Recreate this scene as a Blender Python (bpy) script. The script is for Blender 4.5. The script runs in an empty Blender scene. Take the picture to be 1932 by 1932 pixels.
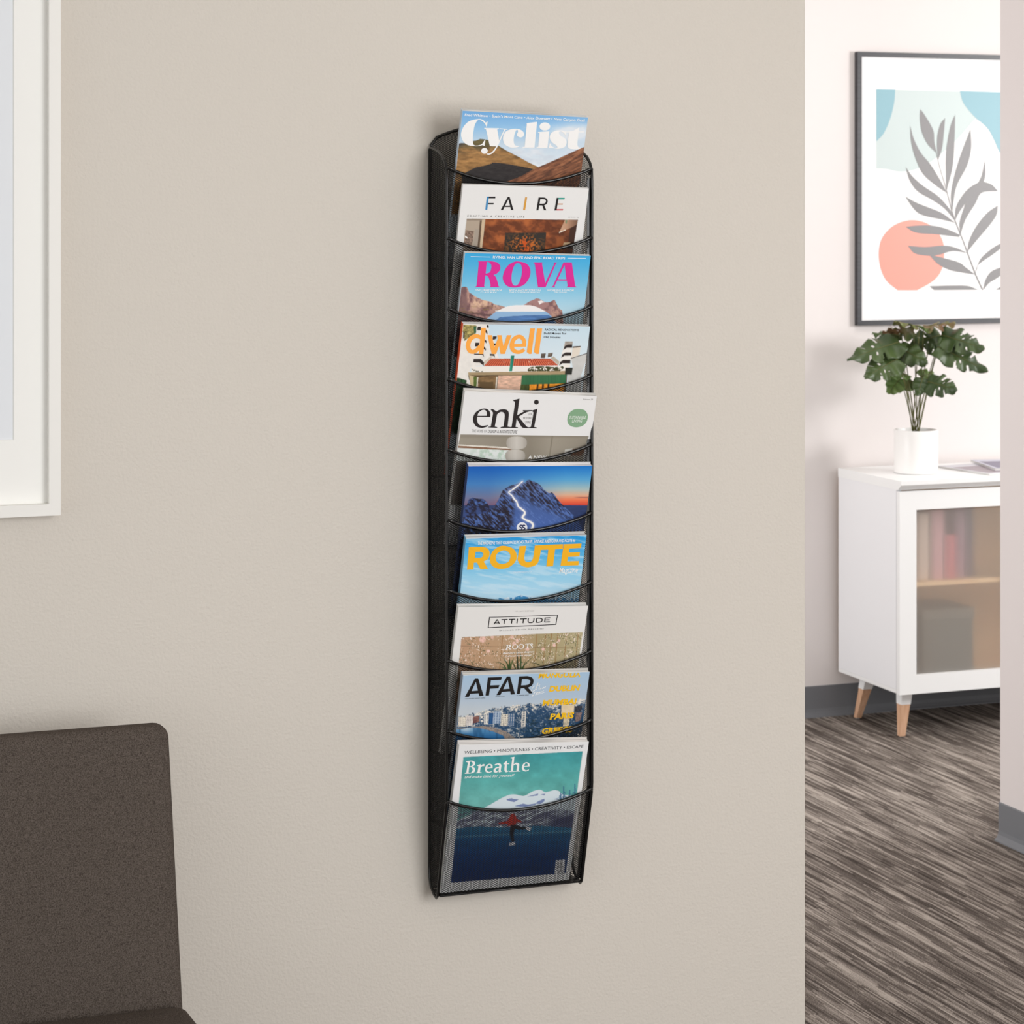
import bpy, bmesh, math, random
import numpy as np
from mathutils import Vector
from mathutils.geometry import tessellate_polygon

# ------------------------------------------------------------------ camera, light, exposure
scene = bpy.context.scene
COL = scene.collection
F, CX, HY, CAMH, Z0 = 4600.0, 966.0, 380.0, 1.65, 4.18      # focal length (px of a 1932 frame), centre, horizon, eye height, range
ALPHA = math.atan((CX + 750.0) / F)
SA, CA = math.sin(ALPHA), math.cos(ALPHA)
CAM = np.array([-Z0 * SA, -Z0 * CA, CAMH])
FW, RT, UP = np.array([SA, CA, 0.0]), np.array([CA, -SA, 0.0]), np.array([0.0, 0.0, 1.0])

cd = bpy.data.cameras.new('camera')
cam = bpy.data.objects.new('camera', cd)
COL.objects.link(cam)
cam.location = CAM
cam.rotation_euler = (math.pi / 2, 0, -ALPHA)
cd.sensor_width = 36.0
cd.lens = F * 36.0 / 1932.0
cd.shift_y = -(966.0 - HY) / 1932.0
cd.clip_start, cd.clip_end = 0.05, 60
cd.dof.use_dof = True
cd.dof.focus_distance = 4.05
cd.dof.aperture_fstop = 16.0
scene.camera = cam

world = bpy.data.worlds.new('world')
scene.world = world
world.use_nodes = True
bg = world.node_tree.nodes['Background']
bg.inputs[0].default_value = (0.985, 0.995, 1.0, 1)
bg.inputs[1].default_value = 1.12


def area(name, loc, target, size, energy, color=(1, 1, 1)):
    l = bpy.data.lights.new(name, 'AREA')
    l.shape = 'RECTANGLE'
    l.size, l.size_y = size
    l.energy = energy
    l.color = color
    o = bpy.data.objects.new(name, l)
    COL.objects.link(o)
    o.location = loc
    o.rotation_euler = (Vector(target) - Vector(loc)).to_track_quat('-Z', 'Y').to_euler()
    return o


area('window_light', (0.85, -4.1, 1.75), (-0.1, 0.0, 0.35), (1.6, 1.9), 80, (0.99, 0.995, 1.0))
area('hall_window_light', (4.6, 0.70, 1.85), (2.4, 3.0, 0.9), (0.75, 0.75), 67, (1.0, 0.995, 0.99))
area('passage_fill_light', (-1.1, 1.95, 1.35), (2.2, 2.2, 0.9), (1.1, 1.6), 40, (0.98, 0.99, 1.0))  # unseen fill added behind the rack wall, brightens cabinet side and right wall end
area('hall_fill_light', (2.35, 1.75, 2.72), (2.3, 1.9, 0.0), (0.8, 0.8), 9, (1.0, 0.99, 0.985))  # unseen fill added overhead to brighten the hall carpet

vs = scene.view_settings
vs.view_transform = 'Standard'
vs.look = 'None'
vs.gamma = 1.0
vs.exposure = 0.0
vs.use_curve_mapping = False


# ------------------------------------------------------------------ small tools
def on(px, py, p0, n):
    d = FW + RT * (px - CX) / F - UP * (py - HY) / F
    n = np.asarray(n, float)
    return CAM + d * (np.dot(np.asarray(p0, float) - CAM, n) / np.dot(d, n))


def onY(px, py, y): return on(px, py, (0, y, 0), (0, 1, 0))
def onZ(px, py, z): return on(px, py, (0, 0, z), (0, 0, 1))


def proj(P):
    d = P - CAM
    z = d @ FW
    return CX + F * (d @ RT) / z, HY - F * (d @ UP) / z


def lin(c):
    c = np.asarray(c, float) / 255.0
    return np.where(c <= 0.04045, c / 12.92, ((c + 0.055) / 1.055) ** 2.4)


def rgba(c):
    l = lin(c)
    return (float(l[0]), float(l[1]), float(l[2]), 1.0)


def material(name, col, rough=0.6, spec=0.4, metal=0.0):
    m = bpy.data.materials.new(name)
    m.use_nodes = True
    b = m.node_tree.nodes['Principled BSDF']
    b.inputs['Base Color'].default_value = rgba(col)
    b.inputs['Roughness'].default_value = rough
    b.inputs['Specular IOR Level'].default_value = spec
    b.inputs['Metallic'].default_value = metal
    return m


def nodes_of(m): return m.node_tree.nodes, m.node_tree.links, m.node_tree.nodes['Principled BSDF']


def add_noise(m, scale, stretch, c0, c1, lo=0.35, hi=0.65, detail=4.0, bump=0.0, bscale=None, bdist=0.001):
    n, l, b = nodes_of(m)
    tc = n.new('ShaderNodeTexCoord')
    mp = n.new('ShaderNodeMapping')
    mp.inputs['Scale'].default_value = stretch
    l.new(tc.outputs['Object'], mp.inputs[0])
    nz = n.new('ShaderNodeTexNoise')
    nz.inputs['Scale'].default_value = scale
    nz.inputs['Detail'].default_value = detail
    l.new(mp.outputs[0], nz.inputs['Vector'])
    if c0 is not None:
        cr = n.new('ShaderNodeValToRGB')
        cr.color_ramp.elements[0].position, cr.color_ramp.elements[1].position = lo, hi
        cr.color_ramp.elements[0].color, cr.color_ramp.elements[1].color = rgba(c0), rgba(c1)
        l.new(nz.outputs[0], cr.inputs[0])
        l.new(cr.outputs[0], b.inputs['Base Color'])
    if bump:
        nb = nz
        if bscale:
            nb = n.new('ShaderNodeTexNoise')
            nb.inputs['Scale'].default_value = bscale
            nb.inputs['Detail'].default_value = 2.0
            l.new(tc.outputs['Object'], nb.inputs['Vector'])
        bp = n.new('ShaderNodeBump')
        bp.inputs['Strength'].default_value = bump
        bp.inputs['Distance'].default_value = bdist
        l.new(nb.outputs[0], bp.inputs['Height'])
        l.new(bp.outputs[0], b.inputs['Normal'])
    return m


def link(o, parent=None):
    COL.objects.link(o)
    if parent is not None:
        o.parent = parent
    return o


def tag(o, label=None, cat=None, group=None, kind=None):
    for k, v in (('label', label), ('category', cat), ('group', group), ('kind', kind)):
        if v:
            o[k] = v
    return o


def empty(name, loc, label=None, cat=None, group=None):
    o = bpy.data.objects.new(name, None)
    o.empty_display_size = 0.05
    o.location = loc
    link(o)
    return tag(o, label, cat, group)


def base_of(parent):
    p = np.zeros(3)
    while parent is not None:
        p = p + np.array(parent.location)
        parent = parent.parent
    return p


def stable(fn):
    """repeat a numeric step until two runs agree to the last bit"""
    a = fn()
    for _ in range(8):
        b = fn()
        if np.array_equal(a, b):
            return b
        a = b
    return a


def fast_mesh(name, V, faces_n, idx, mat, parent=None, smooth=False, color=None):
    """V (n,3); idx (m,k) polygon indices all with k corners."""
    V = np.asarray(V, np.float64)
    ofs = base_of(parent)
    V32 = stable(lambda: (V - ofs).astype(np.float32).ravel())
    idx = np.asarray(idx, np.int32)
    me = bpy.data.meshes.new(name)
    m, k = idx.shape
    me.vertices.add(len(V))
    me.vertices.foreach_set('co', V32)
    rb = np.empty_like(V32)
    for _ in range(4):
        me.vertices.foreach_get('co', rb)
        if np.array_equal(rb, V32):
            break
        me.vertices.foreach_set('co', V32)
    me.loops.add(m * k)
    me.loops.foreach_set('vertex_index', idx.ravel())
    me.polygons.add(m)
    me.polygons.foreach_set('loop_start', np.arange(0, m * k, k, dtype=np.int32))
    me.polygons.foreach_set('use_smooth', np.full(m, bool(smooth)))
    me.update(calc_edges=True)
    if color is not None:
        ca = me.color_attributes.new('Col', 'FLOAT_COLOR', 'POINT')
        c4 = np.ones((len(V), 4), np.float32)
        c4[:, :3] = color
        ca.data.foreach_set('color', c4.ravel())
    me.materials.append(mat)
    return link(bpy.data.objects.new(name, me), parent)


def pymesh(name, V, Fs, mat, parent=None, smooth=False):
    b = base_of(parent)
    me = bpy.data.meshes.new(name)
    me.from_pydata([tuple(np.asarray(v, float) - b) for v in V], [], Fs)
    bm = bmesh.new()
    bm.from_mesh(me)
    bmesh.ops.recalc_face_normals(bm, faces=bm.faces)
    bm.to_mesh(me)
    bm.free()
    if smooth:
        me.polygons.foreach_set('use_smooth', np.ones(len(me.polygons), bool))
    me.materials.append(mat)
    return link(bpy.data.objects.new(name, me), parent)


def box(name, lo, hi, mat, parent=None, bevel=0.0, seg=2, smooth=False):
    b = base_of(parent)
    lo, hi = np.minimum(lo, hi) - b, np.maximum(lo, hi) - b
    bm = bmesh.new()
    bmesh.ops.create_cube(bm, size=1.0)
    for v in bm.verts:
        v.co = Vector([lo[i] + (v.co[i] + 0.5) * (hi[i] - lo[i]) for i in range(3)])
    if bevel:
        bmesh.ops.bevel(bm, geom=list(bm.edges), offset=bevel, segments=seg, affect='EDGES', profile=0.5)
    me = bpy.data.meshes.new(name)
    bm.to_mesh(me)
    bm.free()
    if smooth:
        me.polygons.foreach_set('use_smooth', np.ones(len(me.polygons), bool))
    me.materials.append(mat)
    return link(bpy.data.objects.new(name, me), parent)


def prism(name, poly, dirv, mat, parent=None, smooth=False):
    """closed polygon of 3-D points extruded by dirv"""
    P = [np.asarray(p, float) for p in poly]
    n = len(P)
    V = P + [p + np.asarray(dirv, float) for p in P]
    Fs = [tuple(range(n)), tuple(range(2 * n - 1, n - 1, -1))] + [(i, (i + 1) % n, n + (i + 1) % n, n + i) for i in range(n)]
    return pymesh(name, V, Fs, mat, parent, smooth)


def catmull(pts, sub=6, closed=False):
    P = [np.asarray(p, float) for p in pts]
    n = len(P)
    out = []
    for i in range(n if closed else n - 1):
        p1, p2 = P[i], P[(i + 1) % n]
        p0 = P[i - 1] if (closed or i > 0) else p1
        p3 = P[(i + 2) % n] if (closed or i + 2 < n) else p2
        for k in range(sub):
            t = k / sub
            out.append(0.5 * ((2 * p1) + (-p0 + p2) * t + (2 * p0 - 5 * p1 + 4 * p2 - p3) * t * t + (-p0 + 3 * p1 - 3 * p2 + p3) * t ** 3))
    if not closed:
        out.append(P[-1])
    return out


def tube_arrays(path, r, seg=8, closed=False):
    P = np.asarray(path, float)
    n = len(P)
    R = np.broadcast_to(np.asarray(r, float), (n,))
    T = np.gradient(P, axis=0) if not closed else np.roll(P, -1, 0) - np.roll(P, 1, 0)
    T /= np.linalg.norm(T, axis=1)[:, None] + 1e-12
    a = np.array([0, 0, 1.0]) if abs(T[0][2]) < 0.9 else np.array([1.0, 0, 0])
    N = np.cross(T[0], a)
    N /= np.linalg.norm(N)
    V = []
    for i in range(n):
        N = N - T[i] * np.dot(N, T[i])
        N /= np.linalg.norm(N)
        B = np.cross(T[i], N)
        for k in range(seg):
            an = 2 * math.pi * k / seg
            V.append(P[i] + R[i] * (math.cos(an) * N + math.sin(an) * B))
    Fs = []
    for i in range(n if closed else n - 1):
        j = (i + 1) % n
        for k in range(seg):
            k2 = (k + 1) % seg
            Fs.append((i * seg + k, i * seg + k2, j * seg + k2, j * seg + k))
    if not closed:
        Fs.append(tuple(range(seg - 1, -1, -1)))
        Fs.append(tuple((n - 1) * seg + k for k in range(seg)))
    return V, Fs


def tube(name, path, r, mat, parent=None, seg=8, closed=False):
    V, Fs = tube_arrays(path, r, seg, closed)
    return pymesh(name, V, Fs, mat, parent, True)


def lathe(name, prof, c, mat, parent=None, seg=48):
    V, Fs = [], []
    n = len(prof)
    for i in range(seg):
        a = 2 * math.pi * i / seg
        for (r, z) in prof:
            V.append((c[0] + r * math.cos(a), c[1] + r * math.sin(a), c[2] + z))
    for i in range(seg):
        j = (i + 1) % seg
        for k in range(n - 1):
            Fs.append((i * n + k, j * n + k, j * n + k + 1, i * n + k + 1))
    o = pymesh(name, V, Fs, mat, parent, True)
    return o


def smooth_by_angle(o, deg=35):
    me = o.data
    me.polygons.foreach_set('use_smooth', np.ones(len(me.polygons), bool))
    bm = bmesh.new()
    bm.from_mesh(me)
    for e in bm.edges:
        if len(e.link_faces) == 2 and e.calc_face_angle(0) > math.radians(deg):
            e.smooth = False
    bm.to_mesh(me)
    bm.free()
    return o


# ------------------------------------------------------------------ flat print: 2-D shapes in the plane of a sheet
def vnoise(x, y, seed=0):
    xi, yi = np.floor(x), np.floor(y)
    xf, yf = x - xi, y - yi
    u, v = xf * xf * (3 - 2 * xf), yf * yf * (3 - 2 * yf)

    def h(i, j):
        s = np.sin(i * 127.1 + j * 311.7 + seed * 74.7) * 43758.5453
        return s - np.floor(s)
    a, b, c, d = h(xi, yi), h(xi + 1, yi), h(xi, yi + 1), h(xi + 1, yi + 1)
    return a + (b - a) * u + (c - a) * v + (a - b - c + d) * u * v


def fbm(x, y, seed=0, octv=4):
    t, a, s = 0.0, 0.5, 0.0
    for o in range(octv):
        t = t + a * vnoise(x * 2 ** o, y * 2 ** o, seed + o * 13)
        s += a
        a *= 0.55
    return t / s


def path(pts, sub=6):
    """(x, y) is a corner, (x, y, 1) a smooth point"""
    n = len(pts)
    P = [np.array(p[:2], float) for p in pts]
    S = [len(p) > 2 for p in pts]
    out = []
    for i in range(n):
        j = (i + 1) % n
        if not S[i] and not S[j]:
            out.append(P[i])
            continue
        d = P[j] - P[i]
        m0 = (P[j] - P[i - 1]) / 2 if S[i] else d
        m1 = (P[(j + 1) % n] - P[i]) / 2 if S[j] else d
        for m in (m0, m1):
            k = np.linalg.norm(m)
            if k > 1.4 * np.linalg.norm(d):
                m *= 1.4 * np.linalg.norm(d) / k
        for k in range(sub):
            t = k / sub
            out.append((2 * t ** 3 - 3 * t * t + 1) * P[i] + (t ** 3 - 2 * t * t + t) * m0 + (-2 * t ** 3 + 3 * t * t) * P[j] + (t ** 3 - t * t) * m1)
    return out


def stroke(pts, w, sm=True):
    """outline of a pen stroke; w is one width or one per point"""
    P = [np.array(p, float) for p in pts]
    W = [w] * len(P) if not hasattr(w, '__len__') else list(w)
    if sm and len(P) > 2:
        Q = catmull([np.append(p, ww) for p, ww in zip(P, W)], 5)
        P, W = [q[:2] for q in Q], [q[2] for q in Q]
    n = len(P)
    L, R = [], []
    for i in range(n):
        t = P[min(i + 1, n - 1)] - P[max(i - 1, 0)]
        t /= np.linalg.norm(t) + 1e-9
        nn = np.array([-t[1], t[0]])
        L.append(P[i] + nn * W[i] / 2)
        R.append(P[i] - nn * W[i] / 2)
    return L + R[::-1]


def ellipse(cx, cy, rx, ry, n=28, skew=0.0):
    return [np.array([cx + rx * math.cos(2 * math.pi * k / n) + skew * ry * math.sin(2 * math.pi * k / n), cy + ry * math.sin(2 * math.pi * k / n)]) for k in range(n)]


def inside(x, y, poly):
    P = np.asarray([p[:2] for p in poly], float)
    r = np.zeros(x.shape, bool)
    m = (x >= P[:, 0].min()) & (x <= P[:, 0].max()) & (y >= P[:, 1].min()) & (y <= P[:, 1].max())
    xs, ys = x[m], y[m]
    rr = np.zeros(xs.shape, bool)
    j = len(P) - 1
    for i in range(len(P)):
        xi, yi, xj, yj = P[i, 0], P[i, 1], P[j, 0], P[j, 1]
        if yi != yj:
            rr ^= ((yi > ys) != (yj > ys)) & (xs < (xj - xi) * (ys - yi) / (yj - yi) + xi)
        j = i
    r[m] = rr
    return r


class Paint:
    """colours of a printed picture, worked out at every vertex of a fine sheet"""

    def __init__(s, x, y):
        s.x, s.y = x, y
        s.c = np.zeros((len(x), 3))

    def fill(s, col, mask=None):
        col = np.broadcast_to(np.asarray(col, float), s.c.shape)
        if mask is None:
            s.c[:] = col
        else:
            s.c[mask] = col[mask]

    def ramp(s, t, stops):
        t = np.asarray(t)
        xs = [q[0] for q in stops]
        return np.stack([np.interp(t, xs, [q[1][k] for q in stops]) for k in range(3)], 1)

    def n(s, sx, sy=None, seed=0, octv=4): return fbm(s.x / sx, s.y / (sy or sx), seed, octv)

    def poly(s, pts, col, amp=0.0, sc=20, seed=1, sm=False):
        m = inside(s.x, s.y, path(pts) if sm else pts)
        c = np.broadcast_to(np.asarray(col, float), s.c.shape).copy()
        if amp:
            sx, sy = sc if hasattr(sc, '__len__') else (sc, sc)
            c *= (1 + amp * 2 * (s.n(sx, sy, seed) - 0.5))[:, None]
        s.c[m] = np.clip(c[m], 0, 255)
        return m

    def mix(s, col, a):
        a = np.clip(a, 0, 1)[:, None]
        s.c = s.c * (1 - a) + np.asarray(col, float) * a


PRINT_GAIN = 1.08
print_mat = bpy.data.materials.new('printed_ink')
print_mat.use_nodes = True
_n, _l, _b = nodes_of(print_mat)
_a = _n.new('ShaderNodeAttribute')
_a.attribute_name = 'Col'
_l.new(_a.outputs['Color'], _b.inputs['Base Color'])
_b.inputs['Roughness'].default_value = 0.42
_b.inputs['Specular IOR Level'].default_value = 0.28

_tcache = {}


def text_mesh(s, bold=0.0):
    """unit lettering: triangles of a text line, width scaled to 1, cap height to 1"""
    k = (s, bold)
    if k not in _tcache:
        cu = bpy.data.curves.new('lettering', 'FONT')
        cu.body = s
        cu.resolution_u = 2
        cu.offset = bold
        o = bpy.data.objects.new('lettering', cu)
        me = bpy.data.meshes.new_from_object(o)
        V = np.array([v.co[:] for v in me.vertices])[:, :2]
        me.calc_loop_triangles()
        T = np.array([t.vertices[:] for t in me.loop_triangles])
        V0 = V
        V = stable(lambda: np.stack([(V0[:, 0] - V0[:, 0].min()) / (V0[:, 0].max() - V0[:, 0].min()), V0[:, 1] / 0.70], 1))
        _tcache[k] = (V, T)
    return _tcache[k]


class Sheet:
    """a flat printed sheet: z() takes a point of a close-up view of it to its own (u, v) plane"""

    def __init__(s, origin, eu, ev, view):
        s.o, s.eu, s.ev = np.asarray(origin), np.asarray(eu), np.asarray(ev)
        s.n = np.cross(s.ev, s.eu)
        s.n /= np.linalg.norm(s.n)
        if np.dot(s.n, CAM - s.o) < 0:
            s.n = -s.n
        s.view = view
        s.skew = lambda u: u * 0 + 1.0
        A = np.stack([s.eu, s.ev], 1)
        s.inv = np.linalg.pinv(A)

    def pt(s, q):
        x0, y0, k = s.view
        return on(x0 + q[0] * k, y0 + q[1] * k, s.o, s.n)

    def uv(s, q): return s.inv @ (s.pt(q) - s.o)

    def shapes(s, name, items, lift, parent):
        """items: (outline in view points, colour, [holes])"""
        V, T, C = [], [], []
        for q_i, it in enumerate(items):
            out, col = it[0], it[1]
            loops = [out] + (list(it[2]) if len(it) > 2 else [])
            L = [[Vector((float(p[0]), float(p[1]), 0)) for p in lp] for lp in loops]
            base = len(V)
            for lp in L:
                for p in lp:
                    V.append(s.pt((p.x, p.y)) + s.n * (lift + 0.00002 * q_i))
                    C.append(lin(col) * PRINT_GAIN)
            for t in tessellate_polygon(L):
                p0_, p1_, p2_ = (V[base + i] for i in t)
                T.append([base + i for i in (t if np.dot(np.cross(p1_ - p0_, p2_ - p0_), s.n) > 0 else t[::-1])])
        return fast_mesh(name, V, 3, T, print_mat, parent, color=np.array(C))

    def texts(s, name, items, lift, parent):
        """items: (string, start, end, cap height (view units), colour, bold, slant)"""
        for (st, A, B, h, col, bold, slant) in items:
            v, t = text_mesh(st, bold)
            a, e = s.pt(A), s.pt(B)
            du = e - a
            hh = h * s.view[2] / F * np.dot(a - CAM, FW)
            upv = np.cross(s.n, du / np.linalg.norm(du))
            if upv[2] < 0:
                upv = -upv
            P = stable(lambda: a + v[:, :1] * du + v[:, 1:] * hh * (upv + slant * du / np.linalg.norm(du)) + s.n * lift)
            vv = (P - s.o) @ s.inv[1]
            P = P + np.clip(0.0004 - vv, 0, None)[:, None] * s.ev     # nothing is printed past the trimmed edge
            fast_mesh(name, P, 3, t, print_mat, parent, color=np.tile(lin(col) * PRINT_GAIN, (len(P), 1)))

    def picture(s, name, fn, us, vsl, lift, parent):
        U = stable(lambda: np.tile(us, len(vsl)))
        W = stable(lambda: np.repeat(vsl, len(us)))
        x0, y0, k = s.view

        def place(du=0.0, dv=0.0):
            u, v = U + du, W + dv
            return s.o + u[:, None] * s.eu + (v * s.skew(u))[:, None] * s.ev
        P = stable(place)

        def colours():
            acc = 0.0
            h = (us[1] - us[0]) * 0.27
            for du, dv in ((-h, -h * 0.4), (h, h * 0.4), (h * 0.4, -h), (-h * 0.4, h)):
                px, py = proj(place(du, dv))
                p = Paint((px - x0) / k, (py - y0) / k)
                fn(p)
                acc = acc + lin(np.clip(p.c, 0, 255)) * 0.25
            return acc * PRINT_GAIN
        C = stable(colours)
        nu, nv = len(us), len(vsl)
        i = (np.arange(nv - 1)[:, None] * nu + np.arange(nu - 1)[None, :]).ravel()
        idx = np.stack([i, i + 1, i + nu + 1, i + nu], 1)
        return fast_mesh(name, P + s.n * lift, 4, idx, print_mat, parent, color=C)


# ------------------------------------------------------------------ materials
M = {}
M['wall'] = add_noise(material('painted_wall', (214, 207, 197), 0.62, 0.35), 60, (1, 1, 1), None, None, bump=0.55, bscale=190.0, bdist=0.002)
M['wall_far'] = add_noise(material('painted_wall_hall', (228, 221, 219), 0.65, 0.3), 60, (1, 1, 1), None, None, bump=0.12, bscale=190.0, bdist=0.0012)
M['wall_side'] = add_noise(material('painted_wall_corner', (220, 211, 209), 0.65, 0.3), 60, (1, 1, 1), None, None, bump=0.12, bscale=190.0, bdist=0.0012)
M['ceiling'] = material('ceiling_paint', (235, 232, 226), 0.8)
M['base'] = material('rubber_base', (113, 114, 118), 0.45, 0.4)
M['black'] = add_noise(material('black_powder_coat', (16, 15, 15), 0.24, 0.55), 900, (1, 1, 1), None, None, bump=0.08)
M['mesh'] = material('black_mesh_metal', (15, 14, 13), 0.42, 0.45)
M['paper'] = material('page_edges', (226, 224, 220), 0.7, 0.2)
M['white'] = material('white_lacquer', (246, 246, 246), 0.38, 0.4)
M['cab_side'] = material('white_laminate', (243, 243, 246), 0.42, 0.4)
M['frame_white'] = material('white_frame_paint', (240, 238, 233), 0.45, 0.4)
M['mat_board'] = material('mat_board', (248, 247, 243), 0.85, 0.15)
M['pale_print'] = material('pale_print', (232, 235, 239), 0.7, 0.2)
M['frame_black'] = add_noise(material('dark_frame_wood', (40, 38, 42), 0.4, 0.6), 12, (1, 1, 12), (34, 33, 37), (50, 48, 54))
M['metal'] = material('brushed_steel', (170, 168, 165), 0.3, 0.5, 1.0)
M['oak'] = add_noise(material('beech_wood', (214, 163, 122), 0.5, 0.35), 14, (6, 6, 0.7), (230, 188, 156), (214, 166, 132))
M['birch'] = add_noise(material('inner_wood', (226, 190, 150), 0.55, 0.3), 10, (1, 6, 6), (250, 216, 170), (243, 202, 152))
M['ceramic'] = material('white_ceramic', (244, 242, 240), 0.35, 0.45)
M['soil'] = add_noise(material('potting_soil', (60, 46, 36), 0.95, 0.1), 90, (1, 1, 1), (44, 33, 26), (84, 66, 50))
M['stem'] = material('leaf_stalk', (96, 96, 52), 0.55, 0.3)

M['fabric'] = add_noise(material('charcoal_fabric', (78, 70, 64), 1.0, 0.03), 640, (1, 1, 1), (63, 56, 51), (102, 93, 86), 0.36, 0.64, detail=5.0, bump=0.35, bscale=600.0, bdist=0.001)
nd, lk, bs = nodes_of(M['fabric'])
bs.inputs['Sheen Weight'].default_value = 0.0

# carpet: short yarn dashes running along the hall
M['carpet'] = material('striped_carpet', (110, 100, 94), 0.95, 0.08)
nd, lk, bs = nodes_of(M['carpet'])
tc = nd.new('ShaderNodeTexCoord')


def carpet_noise(sx, sy, scale, detail):
    mp = nd.new('ShaderNodeMapping')
    mp.inputs['Scale'].default_value = (sx, sy, 1)
    lk.new(tc.outputs['Object'], mp.inputs[0])
    nz = nd.new('ShaderNodeTexNoise')
    nz.inputs['Scale'].default_value = scale
    nz.inputs['Detail'].default_value = detail
    lk.new(mp.outputs[0], nz.inputs['Vector'])
    return nz.outputs[0]


def mathn(op, a, b):
    q = nd.new('ShaderNodeMath')
    q.operation = op
    for i, v in enumerate((a, b)):
        if isinstance(v, (int, float)):
            q.inputs[i].default_value = v
        else:
            lk.new(v, q.inputs[i])
    return q.outputs[0]


sep = nd.new('ShaderNodeSeparateXYZ')
lk.new(tc.outputs['Object'], sep.inputs[0])


def white(a, b):
    c = nd.new('ShaderNodeCombineXYZ')
    lk.new(a, c.inputs[0])
    if b is not None:
        lk.new(b, c.inputs[1])
    w = nd.new('ShaderNodeTexWhiteNoise')
    lk.new(c.outputs[0], w.inputs['Vector'])
    return w.outputs['Value']


def floorn(a):
    q = nd.new('ShaderNodeMath')
    q.operation = 'FLOOR'
    lk.new(a, q.inputs[0])
    return q.outputs[0]


def dashes(rows, per_m):
    """yarn rows of broken dashes: row index along x, dash index along y, every row shifted"""
    r = floorn(mathn('MULTIPLY', sep.outputs[0], rows))
    sh_ = mathn('MULTIPLY', white(r, None), 17.0)
    return white(r, floorn(mathn('ADD', mathn('MULTIPLY', sep.outputs[1], per_m), sh_)))


mid = carpet_noise(34, 3.2, 1.0, 3.0)
speck = carpet_noise(420, 300, 1.0, 1.0)
val = mathn('ADD', mathn('ADD', mathn('MULTIPLY', dashes(240.0, 6.5), 0.16), mathn('MULTIPLY', dashes(110.0, 4.0), 0.12)), mathn('ADD', mathn('MULTIPLY', mid, 0.38), mathn('MULTIPLY', speck, 0.34)))
cr = nd.new('ShaderNodeValToRGB')
E_ = cr.color_ramp.elements
E_[0].position, E_[0].color = 0.36, rgba((66, 59, 55))
E_[1].position, E_[1].color = 0.64, rgba((176, 166, 157))
q = E_.new(0.485)
q.color = rgba((104, 95, 89))
lk.new(val, cr.inputs[0])
lk.new(cr.outputs[0], bs.inputs['Base Color'])
bp = nd.new('ShaderNodeBump')
bp.inputs['Strength'].default_value = 0.35
bp.inputs['Distance'].default_value = 0.003
lk.new(val, bp.inputs['Height'])
lk.new(bp.outputs[0], bs.inputs['Normal'])

# reeded, frosted cabinet glass
M['glass'] = bpy.data.materials.new('frosted_glass')
M['glass'].use_nodes = True
nd, lk, bs = nodes_of(M['glass'])
bs.inputs['Base Color'].default_value = (0.99, 0.985, 0.98, 1)
bs.inputs['Transmission Weight'].default_value = 1.12
bs.inputs['Roughness'].default_value = 0.5
bs.inputs['IOR'].default_value = 1.35
tr = nd.new('ShaderNodeBsdfTransparent')
tl_ = nd.new('ShaderNodeBsdfTranslucent')
tl_.inputs[0].default_value = (0.95, 0.94, 0.93, 1)
df_ = nd.new('ShaderNodeBsdfDiffuse')
df_.inputs[0].default_value = (0.93, 0.90, 0.86, 1)
m1, m2, m3 = [nd.new('ShaderNodeMixShader') for _ in range(3)]
m1.inputs[0].default_value, m2.inputs[0].default_value, m3.inputs[0].default_value = 0.42, 0.30, 0.18
lk.new(bs.outputs[0], m1.inputs[1])
lk.new(tr.outputs[0], m1.inputs[2])
lk.new(m1.outputs[0], m2.inputs[1])
lk.new(tl_.outputs[0], m2.inputs[2])
lk.new(m2.outputs[0], m3.inputs[1])
lk.new(df_.outputs[0], m3.inputs[2])
lk.new(m3.outputs[0], nd['Material Output'].inputs[0])

M['clear'] = bpy.data.materials.new('clear_glass_face')
M['clear'].use_nodes = True
nd, lk, bs = nodes_of(M['clear'])
bs.inputs['Roughness'].default_value = 0.1
tr = nd.new('ShaderNodeBsdfTransparent')
lk.new(tr.outputs[0], nd['Material Output'].inputs[0])

# leaves
M['leaf'] = add_noise(material('monstera_leaf', (48, 78, 40), 0.42, 0.45), 9, (1, 1, 1), (44, 62, 33), (72, 90, 46), 0.3, 0.7)
M['leaf_light'] = add_noise(material('young_monstera_leaf', (104, 132, 68), 0.45, 0.4), 9, (1, 1, 1), (84, 112, 58), (116, 136, 74), 0.3, 0.7)
M['leaf_red'] = add_noise(material('turning_monstera_leaf', (110, 104, 56), 0.45, 0.4), 14, (1, 1, 1), (120, 92, 64), (92, 118, 52), 0.4, 0.6)

# ------------------------------------------------------------------ the place
WALL_R, FAR_Y, SIDE_X, SIDE_END, CEIL = 0.5615, 3.06, 1.922, 1.545, 2.75
tag(box('wall_left', (-4.2, 0.0, 0.0), (WALL_R, 0.14, CEIL), M['wall'], bevel=0.0015), 'long greige painted wall that carries the magazine rack', kind='structure')
tag(box('wall_back', (0.0, FAR_Y, 0.0), (6.5, FAR_Y + 0.12, CEIL), M['wall_far']), 'pale pinkish white wall at the end of the hall', kind='structure')
tag(box('wall_right', (SIDE_X, -3.4, 0.0), (SIDE_X + 0.13, SIDE_END, CEIL), M['wall_side'], bevel=0.0015), 'pale wall end at the right edge of the view', kind='structure')
tag(box('floor', (-4.2, -7.0, -0.05), (6.5, FAR_Y + 0.12, 0.0), M['carpet']), 'grey brown carpet with fine broken stripes', kind='structure')
tag(box('ceiling', (-4.2, -7.0, CEIL), (6.5, FAR_Y + 0.12, CEIL + 0.05), M['ceiling']), 'plain white ceiling above the room', kind='structure')


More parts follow.
